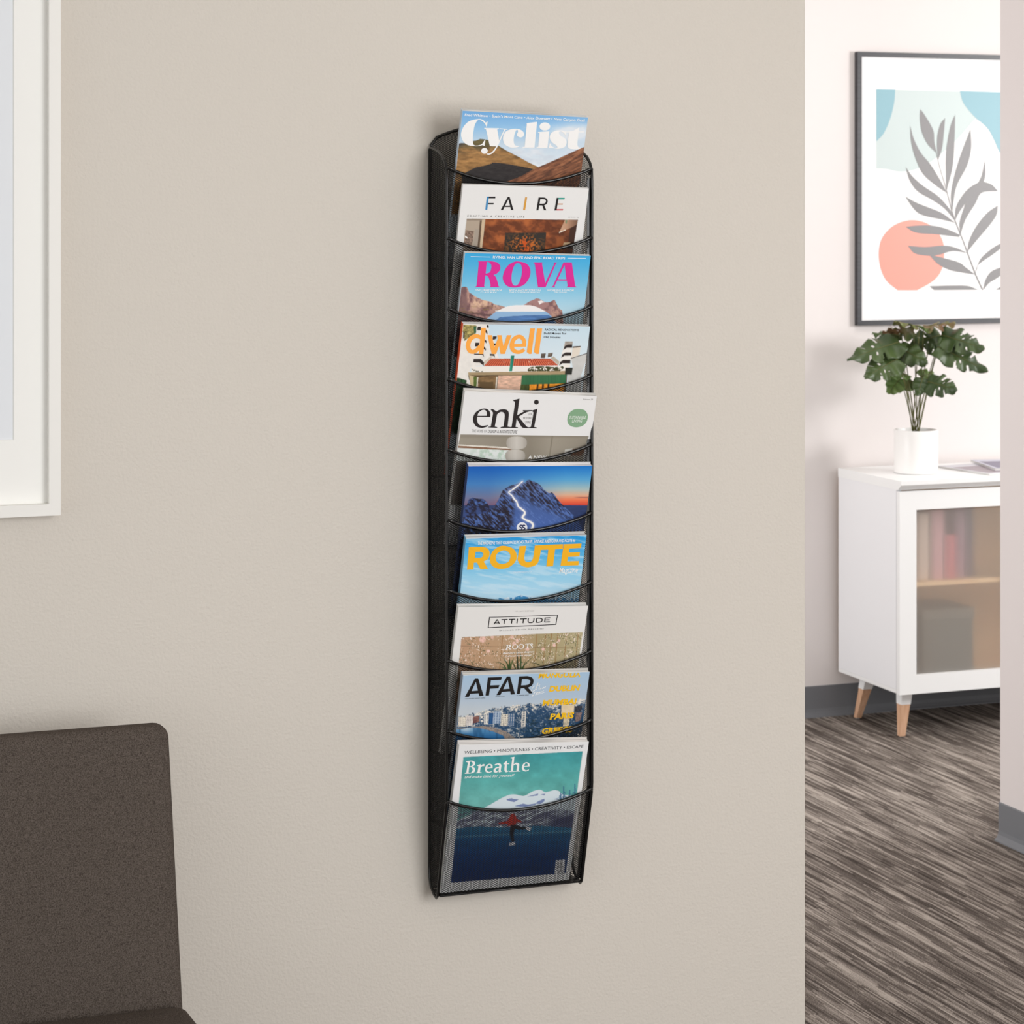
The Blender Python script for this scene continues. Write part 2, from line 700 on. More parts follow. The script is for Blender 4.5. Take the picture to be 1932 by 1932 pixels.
def cove_base(name, a, b, out, label):
    """rubber cove base along a-b, foot curling out from the wall"""
    a, b, out = np.array(a, float), np.array(b, float), np.array(out, float)
    prof = [(0, 0.0), (0.017, 0.0), (0.0165, 0.003), (0.010, 0.008), (0.006, 0.016), (0.0045, 0.026), (0.0042, 0.096), (0.003, 0.0985), (0, 0.0985)]
    o = prism(name, [a + out * d + np.array([0, 0, z]) for d, z in prof], b - a, M['base'])
    return tag(o, label, kind='structure')


cove_base('baseboard_back', (0.0, FAR_Y, 0), (6.5, FAR_Y, 0), (0, -1, 0), 'dark grey rubber base along the hall wall')
cove_base('baseboard_right', (SIDE_X, -3.4, 0), (SIDE_X, SIDE_END, 0), (-1, 0, 0), 'grey rubber base along the right wall end')
cove_base('baseboard_left', (-4.2, 0, 0), (WALL_R, 0, 0), (0, -1, 0), 'grey rubber base along the rack wall')

# ------------------------------------------------------------------ magazine rack
RL, RR, RBOT, RD = -0.150, 0.110, 0.478, 0.093
NP = 10
ZR = [1.706 - i * (1.706 - 0.656) / 9 for i in range(NP)]
TH = math.radians(15.5)
PANEL_H, SAG = 0.170, 0.027
RW = RR - RL
rack = empty('magazine_rack', ((RL + RR) / 2, -0.002, RBOT), 'tall narrow black wire mesh magazine rack with ten pockets hung on the wall', 'magazine rack')


def lattice(name, u0, u1, v0, v1, fmap, fin, parent, pu=0.0062, pv=0.0037, w=0.00094, t=0.0006):
    """expanded metal: diamond lattice of prism strands, fmap (u,v)->(point, normal), fin keeps what lies inside"""
    ni, nj = int((u1 - u0) / (pu / 2)), int((v1 - v0) / (pv / 2))
    I, J = np.meshgrid(np.arange(ni), np.arange(nj), indexing='ij')
    A, B = [], []
    even = (I + J) % 2 == 0
    for dj in (1, -1):
        ok = even & (J + dj >= 0) & (J + dj <= nj)
        A.append(np.stack([I[ok], J[ok]], 1))
        B.append(np.stack([I[ok] + 1, J[ok] + dj], 1))
    A, B = np.concatenate(A), np.concatenate(B)
    ua, va = u0 + A[:, 0] * pu / 2, v0 + A[:, 1] * pv / 2
    ub, vb = u0 + B[:, 0] * pu / 2, v0 + B[:, 1] * pv / 2
    ok = fin(ua, va) & fin(ub, vb)
    pa, n = fmap(ua[ok], va[ok])

    def strands():
        pa, n = fmap(ua[ok], va[ok])
        pb, _ = fmap(ub[ok], vb[ok])
        e = pb - pa
        e = e / np.linalg.norm(e, axis=1)[:, None]
        s = np.cross(e, n) * (w / 2)
        return np.stack([pa - s, pa + s, pa + n * t, pb - s, pb + s, pb + n * t], 1).reshape(-1, 3)
    V = stable(strands)
    k = (np.arange(len(pa)) * 6)[:, None]
    idx = np.concatenate([k + np.array([0, 1, 4, 3]), k + np.array([1, 2, 5, 4]), k + np.array([2, 0, 3, 5])])
    return fast_mesh(name, V, 4, idx, M['mesh'], parent, smooth=True)


# back panel with an arched top edge
def arch(x):
    t = np.clip(np.abs((x - (RL + RR) / 2) / (RW / 2)), 0, 1)
    return 1.783 - 0.030 * t ** 2 - np.where(t > 0.9, 0.012 * ((t - 0.9) / 0.1) ** 2, 0)


YB = -0.0045


def back_map(u, v):
    return np.stack([u, np.full_like(u, YB), v], 1), np.tile([0, -1.0, 0], (len(u), 1))


back = lattice('back_panel', RL + 0.002, RR - 0.002, RBOT + 0.012, 1.79, back_map, lambda u, v: v < arch(u) - 0.001, rack)
xs = np.linspace(RL + 0.002, RR - 0.002, 25)
top = [(x, YB, float(arch(x))) for x in xs]
tube('edge_wire', [(RL + 0.002, YB, 1.70)] + top + [(RR - 0.002, YB, 1.70)], 0.0026, M['black'], back)
tube('bottom_wire', [(RL + 0.003, YB, RBOT + 0.012), (RR - 0.003, YB, RBOT + 0.012)], 0.0022, M['black'], back)

# side panels
YF = -RD
YBOT = YF + PANEL_H * math.tan(TH)                      # front of the lowest pocket's foot


def front_y(z): return np.where(z > ZR[-1], YF, YF + (ZR[-1] - z) * math.tan(TH))


side_out = [(-0.003, 1.738), (-0.010, 1.741), (-0.024, 1.7385), (-0.050, 1.7335), (-0.071, 1.7255), (-0.0845, 1.7145), (-0.0915, 1.703), (YF, 1.685), (YF, ZR[-1] + 0.01), (YF + 0.002, ZR[-1] - 0.008),
            (YBOT - 0.004, 0.500), (YBOT + 0.000, 0.487), (YBOT + 0.006, 0.4815), (-0.026, 0.4845), (-0.012, 0.4925), (-0.0045, 0.507), (-0.003, 0.53)]


def top_of(y): return np.interp(-y, [0.003, 0.010, 0.024, 0.050, 0.071, 0.0845, 0.0915, 0.093], [1.738, 1.741, 1.7385, 1.7335, 1.7255, 1.7145, 1.703, 1.690])


def bot_of(y): return np.interp(-y, [0.0030, 0.0045, 0.012, 0.026, 0.040], [0.53, 0.507, 0.4925, 0.4845, 0.4815])


for sx, X in ((-1, RL), (1, RR)):
    def side_map(u, v, X=X, sx=sx):
        return np.stack([np.full_like(u, X), u, v], 1), np.tile([float(sx), 0, 0], (len(u), 1))
    sp = lattice('side_panel', YF + 0.001, -0.003, 0.482, 1.74, side_map, lambda u, v: (u > front_y(v)) & (v < top_of(u)) & (v > bot_of(u)), rack)
    pts = [side_out[0]] + side_out[1:]
    tube('edge_wire', [(X, y, z) for y, z in pts], 0.0026, M['black'], sp, closed=True)
    if sx > 0:
        # flat flange folded in behind the front edge
        V = []
        for p in ((X, YF + 0.0045, 1.69), (X, YF + 0.0045, ZR[-1] + 0.004), (X, YBOT + 0.005, 0.49)):
            p = np.array(p)
            V += [p + (-0.0005, -0.0012, 0), p + (-0.0075, -0.0012, 0), p + (-0.0075, 0.0, 0), p + (-0.0005, 0.0, 0)]
        Fs = [(0, 1, 2, 3), (8, 11, 10, 9)]
        for i in (0, 4):
            for k in range(4):
                Fs.append((i + k, i + (k + 1) % 4, i + 4 + (k + 1) % 4, i + 4 + k))
        pymesh('front_strip', V, Fs, M['black'], sp)

# pockets
DN = np.array([0, math.sin(TH), -math.cos(TH)])          # down along the pocket front
NF = np.array([0, -math.cos(TH), -math.sin(TH)])         # its face, towards the room


def rim_drop(x):
    t = (x - (RL + RR) / 2) / (RW / 2)
    return SAG * (1 - t * t) ** 1.0


for i, zr in enumerate(ZR):
    org = np.array([0, YF - 0.002, zr])
    LEN = PANEL_H / math.cos(TH)

    def pocket_map(u, v, org=org):
        return org + np.stack([u, np.zeros_like(u), np.zeros_like(u)], 1) + v[:, None] * DN, np.tile(NF, (len(u), 1))
    pk = lattice('pocket_panel', RL + 0.004, RR - 0.004, 0.0, LEN, pocket_map, lambda u, v: v > rim_drop(u), rack)
    xs = np.linspace(RL + 0.003, RR - 0.003, 25)
    rim = [org + np.array([x, 0, 0]) + DN * float(rim_drop(x)) + NF * 0.0008 for x in xs]
    lo, hi = rim[0], rim[-1]
    rim = [lo + np.array((-0.0015, 0.012, -0.008)), lo + np.array((-0.0025, 0.005, -0.003)), lo + np.array((-0.0005, -0.0005, 0.0012))] + rim[1:-1] + \
          [hi + np.array((0.0005, -0.0005, 0.0012)), hi + np.array((0.0025, 0.005, -0.003)), hi + np.array((0.0015, 0.012, -0.008))]
    tube('rim_wire', catmull(rim, 2), 0.0027, M['black'], pk, seg=8)
    foot = org + DN * LEN
    tube('foot_wire', [foot + (RL + 0.003, 0, 0), foot + (RR - 0.003, 0, 0)], 0.0016, M['black'], pk, seg=6)
    box('pocket_floor', (RL + 0.003, foot[1], foot[2] - 0.0008), (RR - 0.003, YB - 0.001, foot[2] + 0.0004), M['black'], pk)

# ------------------------------------------------------------------ magazines
MAG_GROUP = 'magazines in the wall rack'
K7 = 0.144928


def magazine(i, view, tl, tr, thick, label, spine_col, height=None, page_col=(226, 224, 220), back_col=(200, 198, 195), slip=0.0):
    """leans forward against pocket i; returns (root, front cover, sheet, width, height)"""
    p0 = np.array([0, YF, ZR[i]]) - NF * 0.0055
    vx = lambda q: on(view[0] + q[0] * view[2], view[1] + q[1] * view[2], p0, NF)
    a, b = vx(tl), vx(tr)
    W = np.linalg.norm(b - a)
    eu = (b - a) / W
    roll = math.asin(np.clip((b - a)[2] / W / math.cos(TH), -1, 1)) * 0.55
    ev = DN * math.cos(roll) + np.array([1.0, 0, 0]) * math.sin(roll)
    # rests on the pocket floor
    zfloor = ZR[i] - PANEL_H + 0.0022
    HL, HR = (a[2] - zfloor) / -ev[2] - 0.001, (b[2] - zfloor) / -ev[2] - 0.001
    H = (HL + HR) / 2
    root = empty('magazine', a + eu * W / 2 + ev * H - NF * thick / 2, label, 'magazine', MAG_GROUP)
    sh = Sheet(a, eu, ev, view)
    sh.skew = lambda u: (HL + (HR - HL) * u / W) / H
    back = -sh.n

    def slab(name, d0, d1, m, inset=0.0, top=0.0):
        c = []
        for d in (d0, d1):
            for (u, v) in ((inset * 0 + 0.0, top), (W - inset, top), (W - inset, H - inset), (0.0, H - inset)):
                c.append(a + eu * u + ev * v * ((HL + (HR - HL) * u / W) / H) + (back - ev * (slip / thick if v < H / 2 else 0.0)) * d)
        return pymesh(name, c, [(0, 1, 2, 3), (7, 6, 5, 4), (0, 4, 5, 1), (1, 5, 6, 2), (2, 6, 7, 3), (3, 7, 4, 0)], m, root)
    cover_m = material('cover_stock', (241, 240, 238), 0.45, 0.3)
    cover = slab('front_cover', 0.0, 0.0006, cover_m)
    slab('pages', 0.0007, thick - 0.0007, add_noise(material('page_block', page_col, 0.75, 0.15), 1.0, (4, 700, 190), tuple(c * 0.82 for c in page_col), tuple(min(255, c * 1.05) for c in page_col), 0.35, 0.62, 2.0), 0.0012, 0.0008)
    slab('back_cover', thick - 0.0006, thick, material('back_cover_stock', back_col, 0.5, 0.3))
    c = [a + eu * u + ev * v + (back - ev * (slip / thick if v < H / 2 else 0.0)) * d for d in (0.0, thick) for (u, v) in ((-0.0007, 0.0), (0.0, 0.0), (0.0, HL), (-0.0007, HL))]
    pymesh('spine', c, [(0, 1, 2, 3), (7, 6, 5, 4), (0, 4, 5, 1), (1, 5, 6, 2), (2, 6, 7, 3), (3, 7, 4, 0)], material('spine_stock', spine_col, 0.5, 0.3), root)
    return root, cover, sh, W, H


def grid(W, H, fine=0.135, step=0.00095, coarse=0.004):
    us = np.linspace(0.0, W, int(W / step))
    v1 = np.arange(0.0, min(fine, H), step)
    v2 = np.linspace(min(fine, H), H, max(2, int((H - fine) / coarse)))
    v = np.concatenate([v1, v2])
    return us, v


LP, LS, LT = 0.00015, 0.0003, 0.00045
WHITE = (244, 243, 241)
BLK = (34, 31, 31)

# --- 1: hills under a blue sky
view = (850, 195, 0.13975)
root, cov, sh, W, H = magazine(0, view, (165, 100), (1855, 190), 0.0075, 'magazine with white fat lettering over a blue sky and brown hills, in topmost pocket', (190, 205, 220), slip=0.002)


def pic_hills(p):
    t = (p.y - 100) / 800
    p.fill(p.ramp(t, [(0, (112, 170, 222)), (0.3, (150, 196, 232)), (0.55, (196, 216, 232)), (1, (228, 234, 238))]))
    cl = fbm(p.x / 230, p.y / 130, 5, 5)
    a = np.clip((cl - 0.44) * 3.2, 0, 1) * np.clip((p.x - 600) / 350, 0, 1) * np.clip((p.y - 270) / 120, 0, 1)
    p.mix((224, 231, 238), a)
    e = np.exp(-(((p.x - 1640) / 260) ** 2 + ((p.y - 400) / 110) ** 2) * 1.2)
    p.mix((226, 232, 238), np.clip(e * 2.2 * (0.4 + cl), 0, 0.95))
    p.mix((200, 208, 220), np.clip((fbm(p.x / 150, p.y / 60, 9) - 0.5) * 2.5, 0, 0.6) * np.clip((p.y - 600) / 100, 0, 1))
    hill = [(60, 545), (150, 535), (230, 540), (300, 508), (350, 500), (400, 479), (440, 482), (520, 497), (560, 540), (640, 568), (760, 640), (920, 722), (1050, 795), (1190, 862), (900, 1500), (0, 1500), (0, 700)]
    m = p.poly(hill, (158, 118, 72), 0.35, (90, 26), 3)
    g = np.clip((fbm(p.x / 120, p.y / 40, 21, 5) - 0.46) * 5, 0, 1) * np.clip((760 - p.y) / 200, 0, 1) * m
    p.mix((78, 68, 50), g * 0.85)
    p.mix((96, 92, 58), m * np.clip((640 - p.y) / 130, 0, 0.8))
    p.mix((62, 58, 62), m * np.clip((260 - p.x) / 160, 0, 1) * np.clip((610 - p.y) / 60, 0, 0.85))
    dk = [(200, 935), (330, 868), (470, 838), (560, 808, 1), (520, 796), (680, 806, 1), (900, 842, 1), (1120, 885), (980, 980), (700, 1078), (600, 1500), (200, 1500), (150, 960)]
    p.poly(dk, (50, 46, 46), 0.25, (50, 18), 6, True)
    rh = [(1200, 855), (1300, 812), (1480, 733), (1620, 668), (1775, 598), (1900, 560), (1900, 1500), (650, 1500), (690, 1085), (950, 985), (1100, 900)]
    m = p.poly(rh, (136, 88, 62), 0.0)
    st = fbm((p.x * 0.9 + p.y * 0.45) / 60, (p.y * 0.9 - p.x * -0.42) / 14, 31, 5)
    p.mix((84, 54, 42), m * np.clip((st - 0.5) * 4, 0, 0.9))
    p.mix((178, 120, 84), m * np.clip((0.45 - st) * 4, 0, 0.7))
    p.mix((70, 44, 36), m * np.clip((st - 0.42) * 3, 0, 1) * np.clip((720 - (p.y + 0.45 * (p.x - 1400))) / 80, 0, 0.8))


us, vs_ = stable(lambda: grid(W, H)[0]), stable(lambda: grid(W, H)[1])
sh.picture('cover_picture', pic_hills, us, vs_, LP, cov)
C_ = path([(500, 242), (472, 258), (440, 225, 1), (375, 210, 1), (250, 240, 1), (168, 325, 1), (141, 420, 1), (165, 505, 1), (225, 558, 1), (310, 576, 1), (380, 576, 1), (430, 562), (458, 575), (470, 482),
           (455, 500, 1), (425, 545, 1), (380, 566, 1), (330, 568, 1), (305, 545, 1), (300, 470, 1), (310, 370, 1), (332, 280, 1), (375, 222, 1), (430, 240, 1), (470, 285, 1), (488, 328)])
y1 = [(455, 330), (655, 335), (655, 347), (630, 350), (655, 498), (627, 580), (530, 578), (477, 350), (455, 342)]
y2 = stroke([(733, 350), (690, 440), (650, 530), (615, 598), (575, 652), (530, 682), (485, 682)], [15, 15, 16, 18, 18, 16, 12])
y3 = [(665, 337), (768, 345), (766, 356), (665, 348)]
c_ = path([(925, 583), (870, 596, 1), (800, 592, 1), (730, 550, 1), (706, 470, 1), (735, 390, 1), (800, 352, 1), (880, 342, 1), (950, 358, 1), (990, 400, 1), (985, 440, 1), (945, 460, 1), (900, 440, 1), (893, 415, 1), (908, 388, 1),
           (905, 362, 1), (885, 364, 1), (862, 420, 1), (852, 500, 1), (868, 562, 1), (925, 574)])
l_ = [(1025, 266), (1168, 248), (1133, 588), (1132, 598), (970, 597), (972, 588), (1000, 585), (1027, 285)]
i_ = [(1180, 386), (1332, 375), (1308, 592), (1306, 602), (1158, 600), (1160, 590), (1182, 587), (1200, 400), (1180, 396)]
s_ = path([(1565, 372), (1556, 446), (1535, 410, 1), (1490, 376, 1), (1462, 392, 1), (1480, 430, 1), (1545, 475, 1), (1565, 530, 1), (1535, 590, 1), (1450, 612, 1), (1370, 600), (1325, 602), (1338, 530),
           (1365, 575, 1), (1410, 603, 1), (1440, 598, 1), (1430, 570, 1), (1370, 525, 1), (1338, 470, 1), (1350, 410, 1), (1410, 370, 1), (1500, 365, 1), (1540, 378)])
t_ = path([(1737, 322), (1730, 378), (1800, 378), (1798, 390), (1728, 390), (1712, 540, 1), (1725, 590, 1), (1765, 597), (1740, 614, 1), (1660, 618, 1), (1590, 600, 1), (1578, 530, 1), (1600, 392), (1565, 392), (1568, 380), (1600, 378), (1660, 366)])
sh.shapes('title_lettering', [(g, WHITE) for g in (C_, y1, y2, y3, ellipse(457, 640, 44, 40), c_, l_, ellipse(1272, 311, 73, 55), i_, s_, t_)], LT, cov)
sh.texts('small_lettering', [("Fred Whitton \u2022 Spain's Mont Caro \u2022 Alex Dowsett \u2022 New Canyon Grail", (190, 170), (1808, 246), 36, WHITE, 0.012, 0.0)], LT, cov)

# --- 2: white cover, orange room
view = (850, 340, K7)
root, cov, sh, W, H = magazine(1, view, (165, 55), (1800, 108), 0.006, 'white magazine with spaced black and coloured capitals above an orange room photo', (226, 224, 221), slip=0.0004)


def pic_room(p):
    p.fill((231, 230, 228))
    m = p.poly([(210, 500), (1658, 515), (1610, 800), (1520, 1400), (90, 1400), (172, 800)], (150, 82, 46), 0.0)
    n1 = fbm(p.x / 90, p.y / 70, 3, 5)
    p.mix((96, 50, 30), m * np.clip((0.52 - n1) * 4, 0, 0.8))
    p.mix((190, 108, 58), m * np.clip((n1 - 0.52) * 4, 0, 0.7))
    p.mix((70, 40, 28), m * np.clip(np.abs(p.x - 900) / 700 - 0.45, 0, 0.6))
    d = m & inside(p.x, p.y, [(200, 500), (455, 505), (410, 900), (350, 1400), (60, 1400), (172, 800)])
    p.fill((148, 132, 116), d)
    q = lambda pts, c, a=0.0, s=12: p.fill(np.clip(np.asarray(c, float) * (1 + a * 2 * (fbm(p.x / s, p.y / s, 8) - 0.5))[:, None], 0, 255), d & inside(p.x, p.y, pts))
    q([(210, 525), (380, 525), (340, 900), (160, 900)], (178, 162, 144))
    q([(200, 650), (305, 660), (270, 900), (170, 850)], (134, 112, 98), 0.6, 14)
    q([(190, 720), (222, 745), (216, 758), (186, 740)], (245, 240, 235))
    q([(318, 640), (372, 640), (345, 900), (285, 900)], (168, 156, 142))
    q([(385, 525), (408, 525), (378, 900), (345, 900)], (98, 78, 62))
    q([(408, 515), (450, 510), (408, 900), (378, 900)], (205, 182, 152))
    pa = m & inside(p.x, p.y, [(715, 685), (1245, 682), (1225, 930), (1200, 1200), (650, 1200), (690, 930)])
    n2 = fbm(p.x / 22, p.y / 20, 17, 3)
    p.fill((52, 47, 42), pa)
    cen = np.exp(-(((p.x - 960) / 190) ** 2 + ((p.y - 860) / 130) ** 2))
    p.mix((196, 112, 48), pa * np.clip((n2 - 0.47) * 9, 0, 1) * np.clip(cen * 1.7, 0, 1))
    p.mix((206, 84, 34), pa * np.clip((n2 - 0.5) * 8, 0, 1) * np.exp(-((p.x - 970) / 70) ** 2) * np.clip((p.y - 720) / 60, 0, 1))
    for x0 in (905, 1045):
        p.mix((66, 48, 38), pa * (np.abs(p.x - x0 + (p.y - 685) * 0.08) < 6) * 0.8)
    p.fill((66, 42, 32), m & inside(p.x, p.y, [(1560, 600), (1650, 570), (1600, 900), (1520, 900)]))
    la = m & inside(p.x, p.y, [(1490, 514), (1660, 514), (1642, 580), (1500, 648), (1412, 685)])
    p.fill(p.ramp((p.x - 1412) / 240, [(0, (206, 166, 138)), (0.4, (188, 146, 118)), (1, (120, 90, 72))]), la)
    p.fill((124, 142, 110), m & inside(p.x, p.y, [(1495, 515), (1520, 515), (1512, 570), (1494, 560)]))
    p.fill((232, 222, 205), m & inside(p.x, p.y, [(1415, 672), (1500, 640), (1500, 650), (1412, 688)]))
    p.fill((176, 150, 118), m & inside(p.x, p.y, [(1475, 812), (1560, 806), (1540, 850), (1462, 850)]))


us, vs_ = stable(lambda: grid(W, H)[0]), stable(lambda: grid(W, H)[1])
sh.picture('cover_picture', pic_room, us, vs_, LP, cov)
BL, OR_, TE, TA, RE = (64, 138, 190), (214, 156, 68), (16, 152, 132), (205, 166, 140), (200, 84, 90)
bowl = stroke([(1158, 235), (1220, 236), (1250, 258), (1246, 294), (1215, 314), (1150, 316)], 22)
sh.shapes('title_lettering', [
    ([(472, 212), (498, 212), (477, 385), (452, 385)], BL), ([(498, 212), (585, 212), (582, 234), (495, 234)], BLK), ([(487, 296), (562, 296), (559, 314), (485, 314)], BLK),
    ([(745, 215), (768, 215), (682, 387), (652, 387)], BLK), ([(745, 215), (768, 215), (818, 387), (788, 387)], BLK), ([(705, 330), (797, 330), (800, 348), (697, 348)], BLK),
    ([(972, 220), (996, 220), (971, 388), (944, 388)], OR_),
    ([(1146, 223), (1172, 223), (1143, 390), (1117, 390)], BLK), (bowl, BLK), ([(1188, 312), (1214, 312), (1245, 390), (1216, 390)], BLK),
    ([(1381, 228), (1406, 228), (1379, 392), (1352, 392)], BLK), ([(1406, 228), (1486, 228), (1482, 248), (1403, 248)], TE), ([(1396, 301), (1462, 301), (1460, 318), (1393, 318)], TA), ([(1381, 374), (1465, 374), (1462, 392), (1378, 392)], RE)], LT, cov)
sh.texts('small_lettering', [("C R A F T I N G   A   C R E A T I V E   L I F E", (213, 476), (960, 488), 26, (120, 116, 112), 0.0, 0.0), ("I S S U E  10", (1533, 489), (1665, 493), 16, (150, 146, 142), 0.0, 0.0)], LT, cov)

# --- 3: pink title over a blue sky
view = (850, 470, K7)
root, cov, sh, W, H = magazine(2, view, (190, 50), (1825, 88), 0.0065, 'magazine with hot pink capitals on blue sky over rocky mountains and a white dome', (196, 206, 214), slip=0.001)


def pic_rocks(p):
    p.fill(p.ramp((p.y - 50) / 800, [(0, (58, 168, 222)), (0.45, (112, 190, 226)), (0.8, (166, 210, 230)), (1, (190, 218, 230))]))
    n1 = fbm(p.x / 45, p.y / 60, 4, 5)
    n2 = fbm(p.x / 90, p.y / 22, 7, 4)
    lm = inside(p.x, p.y, [(60, 600), (145, 495), (180, 487), (215, 495), (240, 560), (330, 620), (420, 662), (450, 668), (520, 684), (580, 722), (640, 732), (728, 757), (600, 810), (480, 900), (380, 1400), (0, 1400)])
    p.fill((172, 132, 124), lm)
    p.mix((226, 190, 160), lm * np.clip((n1 - 0.42) * 4, 0, 0.9) * np.clip((p.x - 190 - (p.y - 500) * 0.1) / 60, 0, 1) * np.clip((840 - p.y) / 120, 0, 1))
    p.mix((112, 80, 86), lm * np.clip((0.5 - n1) * 4, 0, 0.85))
    p.mix((120, 92, 92), lm * np.clip((215 + (p.y - 500) * 0.1 - p.x) / 40, 0, 0.7))
    p.mix((140, 118, 66), lm * np.clip((n2 - 0.5) * 5, 0, 0.7) * np.exp(-((p.y - 800) / 50) ** 2))
    p.mix((84, 60, 66), lm * np.clip((n2 - 0.48) * 6, 0, 0.8) * np.clip((p.y - 790) / 60, 0, 1))
    rm = inside(p.x, p.y, [(900, 770), (955, 725), (1030, 680), (1120, 640), (1150, 645), (1180, 662), (1240, 692), (1290, 690), (1345, 660), (1360, 668), (1382, 715), (1410, 770), (1455, 800), (1462, 870), (1500, 1400), (1200, 1400), (1200, 800)])
    p.fill((168, 128, 124), rm)
    p.mix((206, 164, 140), rm * np.clip((n1 - 0.42) * 4, 0, 0.9) * np.clip((p.x - 1300) / 40, 0, 1))
    p.mix((116, 84, 84), rm * np.clip((0.5 - n1) * 4, 0, 0.8))
    p.mix((246, 240, 238), rm * inside(p.x, p.y, [(1138, 678), (1180, 668), (1232, 690), (1190, 700), (1160, 722)]) * 0.95)
    p.mix((238, 232, 230), inside(p.x, p.y, [(578, 800), (640, 790), (620, 812), (590, 815)]) * 0.8)
    dome = path([(440, 945), (520, 870, 1), (600, 812, 1), (740, 745, 1), (910, 728, 1), (1070, 737, 1), (1200, 790, 1), (1290, 850, 1), (1360, 930, 1), (1400, 1000), (1400, 1400), (400, 1400)])
    dm = inside(p.x, p.y, dome)
    p.fill((242, 238, 236), dm)
    p.fill((150, 186, 220), dm & (p.y > 815))
    p.fill(np.clip(np.array((88, 128, 182.0)) * (1 + 0.3 * (n2 - 0.5))[:, None], 0, 255), dm & inside(p.x, p.y, [(545, 960), (640, 886), (800, 872), (1000, 862), (1270, 855), (1340, 900), (1400, 1400), (400, 1400)]))


us, vs_ = stable(lambda: grid(W, H)[0]), stable(lambda: grid(W, H)[1])
sh.picture('cover_picture', pic_rocks, us, vs_, LP, cov)
PK = (220, 44, 150)
R_ = path([(360, 157), (540, 158), (610, 175, 1), (646, 220, 1), (640, 275, 1), (598, 320, 1), (560, 333), (590, 365, 1), (612, 430, 1), (625, 482), (637, 488), (635, 495), (512, 495), (514, 488), (521, 478, 1), (512, 420, 1), (492, 365, 1), (465, 341), (452, 341), (437, 480), (442, 488), (440, 495), (322, 492), (324, 486), (338, 480), (368, 172), (360, 165)])
Rh = path([(471, 166), (500, 170, 1), (528, 200, 1), (530, 250, 1), (510, 300, 1), (457, 319)])
O_ = path([(880, 159, 1), (990, 190, 1), (1038, 270, 1), (1025, 370, 1), (960, 460, 1), (850, 498, 1), (740, 480, 1), (683, 400, 1), (690, 310, 1), (740, 220, 1), (810, 172, 1)])
Oh = path([(880, 180, 1), (920, 210, 1), (930, 290, 1), (912, 390, 1), (880, 455, 1), (840, 475, 1), (805, 450, 1), (793, 380, 1), (803, 290, 1), (835, 205, 1)])
V_ = [(1080, 172), (1196, 172), (1190, 190), (1232, 443), (1350, 190), (1342, 173), (1388, 174), (1372, 188), (1236, 496), (1138, 496), (1096, 190), (1080, 182)]
A_ = [(1470, 172), (1578, 172), (1622, 480), (1638, 488), (1636, 496), (1512, 496), (1514, 488), (1525, 480), (1514, 410), (1388, 408), (1352, 482), (1360, 490), (1358, 497), (1314, 495), (1316, 488), (1332, 480)]
sh.shapes('title_lettering', [(R_, PK, [Rh]), (O_, PK, [Oh]), (V_, PK), (A_, PK, [[(1485, 205), (1508, 392), (1396, 390)]]),
                              (stroke([(262, 96), (517, 102)], 6, False), WHITE), (stroke([(1522, 117), (1762, 120)], 6, False), WHITE)], LT, cov)
sh.texts('small_lettering', [("RVING, VAN LIFE AND EPIC ROAD TRIPS", (550, 118), (1490, 133), 34, WHITE, 0.015, 0.0),
                             ("FIND FREEDOM IN A", (318, 543), (668, 545), 24, WHITE, 0.01, 0), ("CLASS B RV", (388, 568), (598, 570), 17, WHITE, 0.01, 0),
                             ("MYTH AND MYSTERY IN", (760, 545), (1168, 546), 24, WHITE, 0.01, 0), ("THE LOUISIANA BAYOU", (760, 568), (1160, 570), 17, WHITE, 0.01, 0),
                             ("WORKING 9-5 FROM", (1255, 545), (1600, 547), 24, WHITE, 0.01, 0), ("THE ROAD", (1340, 567), (1512, 568), 17, WHITE, 0.01, 0)], LT, cov)

# --- 4: orange lower-case title over a house
view = (850, 600, K7)
root, cov, sh, W, H = magazine(3, view, (165, 75), (1818, 110), 0.0085, 'magazine with orange spine and orange lower case title over a red tiled house', (232, 92, 52), slip=0.001)


